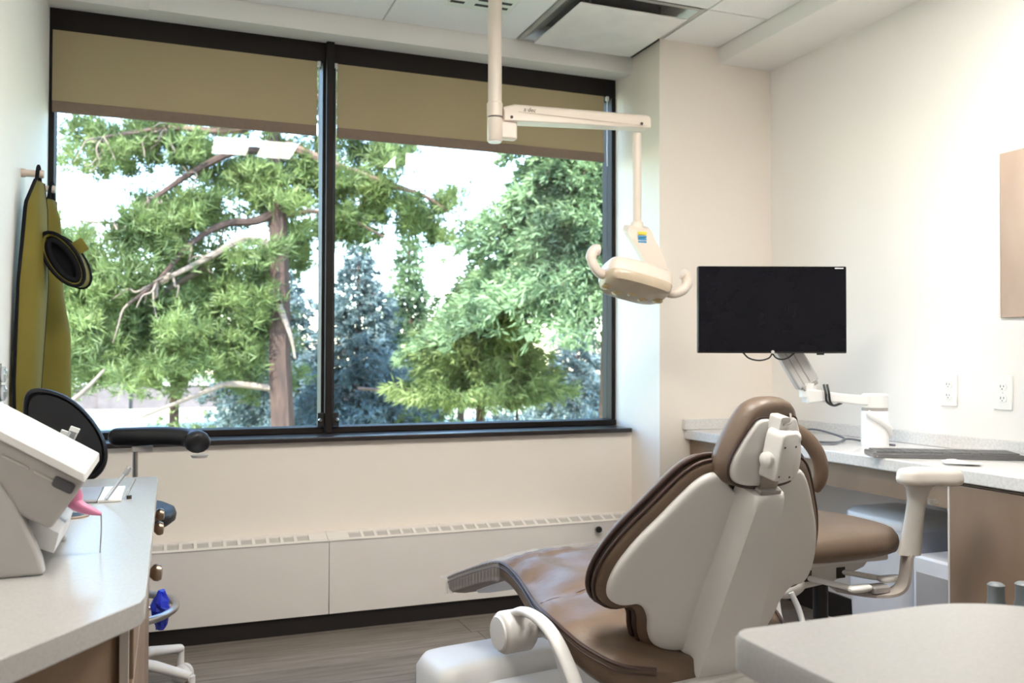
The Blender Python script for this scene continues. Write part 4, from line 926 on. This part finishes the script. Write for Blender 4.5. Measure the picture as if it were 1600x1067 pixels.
for x, y, r_, lb in ((1.262, 1.068, .013, 'blue grey instrument handle standing left behind the front counter'), (1.308, 1.055, .014, 'blue grey instrument handle at the right picture edge')):
    t = thing('dental_handpiece', (x, y, .56), lb, 'handpiece', group='handpieces in the holder')
    MB().lathe([(.010, 0), (.014, .02), (.015, .08), (.0155, .12)], (x, y, .555), n=16).build('barrel', mat('handpiece_grey', (.13, .145, .155), .4), t, smooth=True)
    MB().lathe([(.0155, 0), (.013, .012), (.0125, .03), (.0135, .036), (.010, .039)], (x, y, .675), n=16).build('tip', mat('handpiece_blue', (.16, .185, .20), .4), t, smooth=True)

# ================================================================== OUTSIDE
GZ = -.6
gm_ = mat('lawn', (.20, .25, .12), .9, c2=(.42, .43, .32), scale=.35, bump=.4, bscale=3)
ob = MB().box(-40, 60, 4.2, 90, GZ-.3, GZ).build('ground', gm_); tag(ob, 'sunlit pale lawn outside the window', 'lawn', kind='structure')
blockm = mat('block_wall', (.075, .060, .062), .9, c2=(.11, .090, .092), scale=3, bump=.6, bscale=8)
capm = mat('block_cap', (.42, .39, .37), .8)
gw = thing('garden_wall', (6, 31, GZ), 'low pinkish block wall with capped piers beyond the trees', 'wall')
for i in range(7):
    xa = -9.6+4.2*i*1.0
    B(xa, xa+4.2-.9, 30.9, 31.3, GZ, GZ+.74).build('wall_panel', blockm, gw)
    B(xa-.02, xa+3.32, 30.85, 31.35, GZ+.74, GZ+.82).build('coping', capm, gw)
    B(xa-.9, xa, 30.75, 31.45, GZ, GZ+.98).build('pier', blockm, gw)
    B(xa-.97, xa+.07, 30.68, 31.52, GZ+.98, GZ+1.1).build('pier_cap', capm, gw)

needle_g = leaf_mat('pine_needles', (0.042, 0.071, 0.019), (0.196, 0.261, 0.087), 1.4)
needle_y = leaf_mat('young_pine_needles', (0.062, 0.097, 0.025), (0.246, 0.304, 0.109), 1.6)
needle_b = leaf_mat('blue_spruce_needles', (0.042, 0.071, 0.076), (0.189, 0.261, 0.268), 1.6)
needle_d = leaf_mat('spruce_needles', (0.023, 0.048, 0.023), (0.232, 0.336, 0.158), 1.3)
def foliage(centres, dirs, size, n, width, spread, m, parent, seed, droop=0.0):
    g = np.random.default_rng(seed); C_ = np.asarray(centres, float); D = np.asarray(dirs, float); K = len(C_)
    D = D/np.maximum(np.linalg.norm(D, axis=1, keepdims=True), 1e-6)
    r = g.normal(size=(K, n, 3))*spread; d = D[:, None, :]+r; d[..., 2] -= droop
    d /= np.linalg.norm(d, axis=2, keepdims=True)
    sz = np.asarray(size)*g.uniform(.6, 1.3, (K, n, 1))
    base = C_[:, None, :]+g.normal(size=(K, n, 3))*.02
    tip = base+d*sz
    side = np.cross(d, g.normal(size=(K, n, 3))); side /= np.linalg.norm(side, axis=2, keepdims=True)
    mid = base+d*sz*.45
    w_ = width*g.uniform(.7, 1.3, (K, n, 1))
    V = np.stack([base, mid+side*w_, tip, mid-side*w_], 2).reshape(-1, 3)
    nf_ = K*n; me = bpy.data.meshes.new('foliage'); me.vertices.add(len(V))
    c0 = V.mean(0); me.vertices.foreach_set('co', (V-c0).astype(np.float32).ravel())
    me.loops.add(nf_*4); me.loops.foreach_set('vertex_index', np.arange(nf_*4, dtype=np.int32))
    me.polygons.add(nf_); me.polygons.foreach_set('loop_start', np.arange(0, nf_*4, 4, dtype=np.int32)); me.polygons.foreach_set('loop_total', np.full(nf_, 4, np.int32))
    me.update(); me.validate(); me.materials.append(m)
    o = bpy.data.objects.new('foliage', me); col.objects.link(o); o['kind'] = 'stuff'
    W = Matrix.Translation(Vector(c0.tolist())); o.parent = parent; o.matrix_parent_inverse = WORLD[parent.name].inverted(); o.matrix_basis = W
    WORLD[o.name] = W
    return o
def branch(pts, r0, r1, m, parent, name='branch'):
    p = crom(pts, 4); k = len(p)
    return MB().tube(p, [r0+(r1-r0)*i/(k-1) for i in range(k)], 7).build(name, m, parent, smooth=True)
# --- the big pine
pine = thing('pine_tree', (1.44, 12.33, GZ), 'large pine with red brown trunk behind the left pane', 'tree', group='trees outside')
branch([(1.46, 12.33, GZ), (1.43, 12.33, .28), (1.39, 12.33, 1.06), (1.39, 12.32, 1.75), (1.36, 12.31, 2.62), (1.33, 12.31, 3.32), (1.29, 12.31, 3.92), (1.25, 12.31, 4.88), (1.21, 12.31, 5.92), (1.2, 12.3, 7.2)], .17, .07, bark, pine, 'trunk')
BR = [[(1.33, 12.31, 3.06), (1.06, 12.21, 2.89), (.66, 12.15, 2.82), (.25, 11.99, 2.53), (-.16, 11.84, 2.01), (-.48, 11.76, 1.72)],
      [(1.32, 12.33, 2.58), (.89, 12.17, 2.62), (.49, 12.01, 2.38), (.03, 11.87, 2.1), (-.23, 11.87, 1.96)],
      [(1.32, 12.33, 2.52), (.92, 12.59, 2.48), (.43, 12.68, 2.27), (-.07, 12.66, 1.95), (-.32, 12.55, 1.68), (-.55, 12.54, 1.55)],
      [(1.31, 12.31, 3.84), (.81, 12.29, 3.82), (.25, 12.19, 3.47), (-.21, 12.05, 3.08), (-.65, 12.01, 2.74)],
      [(1.27, 12.31, 4.27), (.65, 12.35, 4.09), (-.07, 12.3, 4.05), (-.82, 12.27, 3.85)],
      [(1.43, 12.26, 3.97), (2.07, 12.23, 3.75), (2.78, 12.17, 3.53), (3.34, 12.18, 3.39), (3.74, 12.24, 3.19)],
      [(1.32, 12.32, 2.97), (1.75, 12.37, 3.09), (2.3, 12.48, 3.05), (2.83, 12.38, 2.79)],
      [(1.25, 12.3, 4.8), (.5, 12.0, 4.9), (-.6, 11.8, 4.7), (-1.4, 11.7, 4.4)], [(1.25, 12.3, 4.7), (2.2, 12.2, 4.6), (3.2, 12.2, 4.2)]]
for i, b_ in enumerate(BR): branch(b_, (.065 if i < 6 else .045), .018, bark if i in (0, 3) else barkp if i in (1, 2) else barkd, pine)
for b_ in ([(1.35, 12.35, .65), (.75, 12.26, .72), (.43, 12.07, .63), (-.11, 11.85, .42), (-.54, 11.81, .24)], [(1.36, 12.17, 1.76), (1.44, 12.04, 1.53), (1.5, 11.96, 1.31), (1.55, 11.95, 1.06)], [(-.07, 12.66, 1.95), (-.32, 12.66, 1.82), (-.48, 12.61, 1.56), (-.58, 12.56, 1.22)]):
    branch(b_, .05, .012, barkp, pine, 'bare_branch')
g = np.random.default_rng(3)
for k in range(60):      # twiggy dead sprays
    b_ = BR[int(g.integers(0, 5))]; p = np.array(b_[int(g.integers(2, len(b_)))])
    q = [p]
    dv0 = np.array([g.uniform(-.6, .1), g.uniform(-.3, .3), g.uniform(-.7, .0)])
    for j in range(3): q.append(q[-1]+dv0*.22+g.normal(size=3)*.06)
    branch([tuple(map(float, x)) for x in q], .016, .005, barkp, pine, 'twig')
BL = [(-.9, 12.3, 3.85, .65, .32), (-.11, 12.32, 3.97, .75, .29), (.65, 12.35, 3.83, .6, .34), (1.31, 12.31, 3.45, .52, .39), (-.21, 12.06, 2.92, .65, .36), (-.87, 12.11, 2.33, .64, .44), (-.64, 12.03, 1.77, .72, .44), (.02, 12.08, 2.49, .49, .29), (.67, 12.38, 1.83, .68, .55), (-.34, 12.14, 1.18, .81, .45), (.35, 12.2, 1.06, .83, .42), (1.11, 12.65, 1.23, .35, .62), (-1.15, 12.24, 1.21, .32, .48), (1.66, 12.39, 3.62, .35, .53), (2.44, 12.3, 3.71, .49, .54), (2.97, 12.21, 3.41, .45, .36), (2.4, 12.55, 2.98, .46, .46), (3.65, 12.27, 3.15, .46, .42), (1.7, 12.61, 2.58, .22, .45), (1.01, 12.56, 2.2, .35, .35), (.41, 12.24, 2.99, .59, .29), (-1.28, 12.7, 1.88, .33, .49), (2.94, 12.1, 3.89, .36, .22), (0, 12, 5, 1.3, .4), (2.4, 12.2, 4.9, 1.0, .4), (.6, 12.3, 4.5, .8, .3)]
cs, ds_ = [], []
for (x, y, z, rx, rz_) in BL:
    ncl = int(120+rx*rz_*1500)
    cl = int(max(8, rx*rz_*75)); cc_ = g.normal(size=(cl, 3))*[rx*.5, .45, rz_*.5]
    for i in range(ncl):
        c_ = cc_[i % cl]+g.normal(size=3)*[.12, .14, .09]
        cs.append((x+c_[0], y+c_[1]*.8+.42, z+c_[2])); ds_.append((g.normal()*.5+c_[0]*.3, g.normal()*.5-.2, .45+g.normal()*.4))
foliage(cs, ds_, .16, 16, .0075, .6, needle_g, pine, 1)
# --- conifers by tiers
def conifer(name, base, H, Rm, m, label, seed, ntier=16, nbr=11, z0=.12, droop=.25, leaf=.12, nl=9, dens=18, wd=.015, shape=1.0, brm=None):
    t = thing(name, base, label, 'tree', group='trees outside')
    bx0, by0, bz0 = base; gg = np.random.default_rng(seed)
    branch([(bx0, by0, bz0), (bx0+.02, by0, bz0+H*.5), (bx0, by0, bz0+H)], .02*H+.03, .01, brm or barkd, t, 'trunk')
    cs, ds_ = [], []; bm_ = MB()
    for i in range(ntier):
        f_ = i/(ntier-1); z = bz0+H*(z0+(1-z0)*f_); L_ = Rm*(1-f_)**shape*gg.uniform(.85, 1.15)+.06
        nb = max(4, int(nbr*(1-f_*.55)))
        for j in range(nb):
            a = 2*math.pi*(j+gg.uniform(-.3, .3))/nb+i*1.3; l = L_*gg.uniform(.7, 1.15)
            dx, dy = math.cos(a), math.sin(a)
            tipz = z-droop*l+gg.normal()*.05
            bm_.tube([(bx0, by0, z), (bx0+dx*l*.5, by0+dy*l*.5, z-droop*l*.35), (bx0+dx*l, by0+dy*l, tipz)], [.014, .010, .003], 4)
            for k in range(max(3, int(dens*l/.6))):
                s = gg.uniform(.22, 1.05); sd = gg.normal()*.10*(.5+l*.6)
                cs.append((bx0+dx*l*s-dy*sd, by0+dy*l*s+dx*sd, z-droop*l*s*s+gg.normal()*.045)); ds_.append((dx*.8+gg.normal()*.25, dy*.8+gg.normal()*.25, .0+gg.normal()*.25))
    bm_.build('boughs', brm or barkd, t, kind='stuff')
    foliage(cs, ds_, leaf, nl, wd, .5, m, t, seed+1, droop=.25)
    return t
conifer('blue_spruce', (3.3, 16.6, GZ), 4.1, 1.5, needle_b, 'bluish spruce just right of the mullion', 11, ntier=20, dens=26)
conifer('slim_spruce', (4.75, 18.4, GZ), 4.7, 1.0, needle_d, 'slim dark spruce with pointed top in the right pane', 12, ntier=24, dens=22)
yp = conifer('young_pine', (4.6, 13.3, GZ), 3.2, 1.35, needle_y, 'bright green young pine in the middle of the right pane', 13, ntier=15, z0=.3, droop=-.15, leaf=.17, dens=26, wd=.011, shape=.75, brm=bark)
conifer('tall_spruce', (6.0, 11.6, GZ), 6.6, 2.35, needle_d, 'tall dense spruce filling the upper right of the right pane', 14, ntier=24, nbr=15, z0=.45, droop=.40, dens=40, leaf=.14, shape=.62)
conifer('distant_spruce', (9.2, 19.5, GZ), 3.3, 1.3, needle_b, 'blue green spruce low at the right edge of the window', 15, ntier=16, dens=24)
conifer('background_spruce', (2.15, 19.0, GZ), 4.3, 1.6, needle_b, 'pale bluish spruce behind the pine trunk', 16, ntier=18, dens=24)
conifer('background_pine', (-2.3, 19.5, GZ), 4.6, 2.2, needle_g, 'hazy green conifer at the far left of the window', 17, z0=.34, ntier=18, dens=26)
conifer('far_pine', (.1, 21, GZ), 4.4, 2.4, needle_g, 'green conifer behind the pine foliage in the left pane', 18, z0=.42, ntier=18, dens=26)
conifer('right_background_spruce', (6.6, 20.5, GZ), 3.4, 1.7, needle_y, 'pale green spruce behind the young pine', 19, z0=.38, ntier=16, dens=24)
branch([(2.99, 14.94, .55), (3.67, 14.14, .52), (4.36, 13.55, .65), (4.75, 13.3, .79), (5.2, 13.01, .88)], .03, .015, barkd, yp, 'low_limb')
db = thing('dead_bush', (5.35, 13.6, GZ), 'rust brown dead conifer twigs beside the young pine', 'bush')
branch([(5.35, 13.6, GZ), (5.36, 13.6, .5), (5.4, 13.6, 1.2)], .03, .01, bark, db, 'stem')
cs = [(5.38+g.normal()*.16, 13.6+g.normal()*.15, .88+g.normal()*.16) for i in range(120)]
foliage(cs, [(g.normal(), g.normal(), .3) for i in cs], .14, 8, .010, .6, leaf_mat('dead_needles', (.30, .13, .07), (.48, .26, .16), 2), db, 33)
pale = thing('bare_sapling', (-1.35, 11.2, GZ), 'pale bare leaning sapling low at the left edge of the window', 'sapling')
branch([(-1.35, 11.2, GZ), (-1.31, 11.24, .37), (-1.1, 11.37, .52), (-.91, 11.51, .7), (-.73, 11.65, .92)], .05, .015, barkp, pale, 'limb')
for k, (x, y, r_) in enumerate(((2.6, 15.2, .45), (4.2, 15.6, .55), (6.3, 16.5, .6), (.2, 15.8, .5), (7.6, 15.0, .6))):
    t = thing('low_shrub', (x, y, GZ), ('pale low shrub right of the mullion foot', 'pale low shrub below the young pine', 'pale low shrub in front of the wall, right of the young pine', 'pale low shrub below the pine on the left', 'pale low shrub at the lower right window corner')[k], 'shrub', group='low shrubs outside')
    cs = [(x+g.normal()*r_*.5, y+g.normal()*r_*.4, GZ+abs(g.normal())*r_*.5+.05) for i in range(260)]
    branch([(x, y, GZ), (x+.02, y, GZ+r_*.6)], .02, .008, barkd, t, 'stem')
    foliage(cs, [(g.normal(), g.normal(), .8) for i in cs], .11, 7, .014, .5, needle_y if k % 2 else needle_b, t, 50+k)
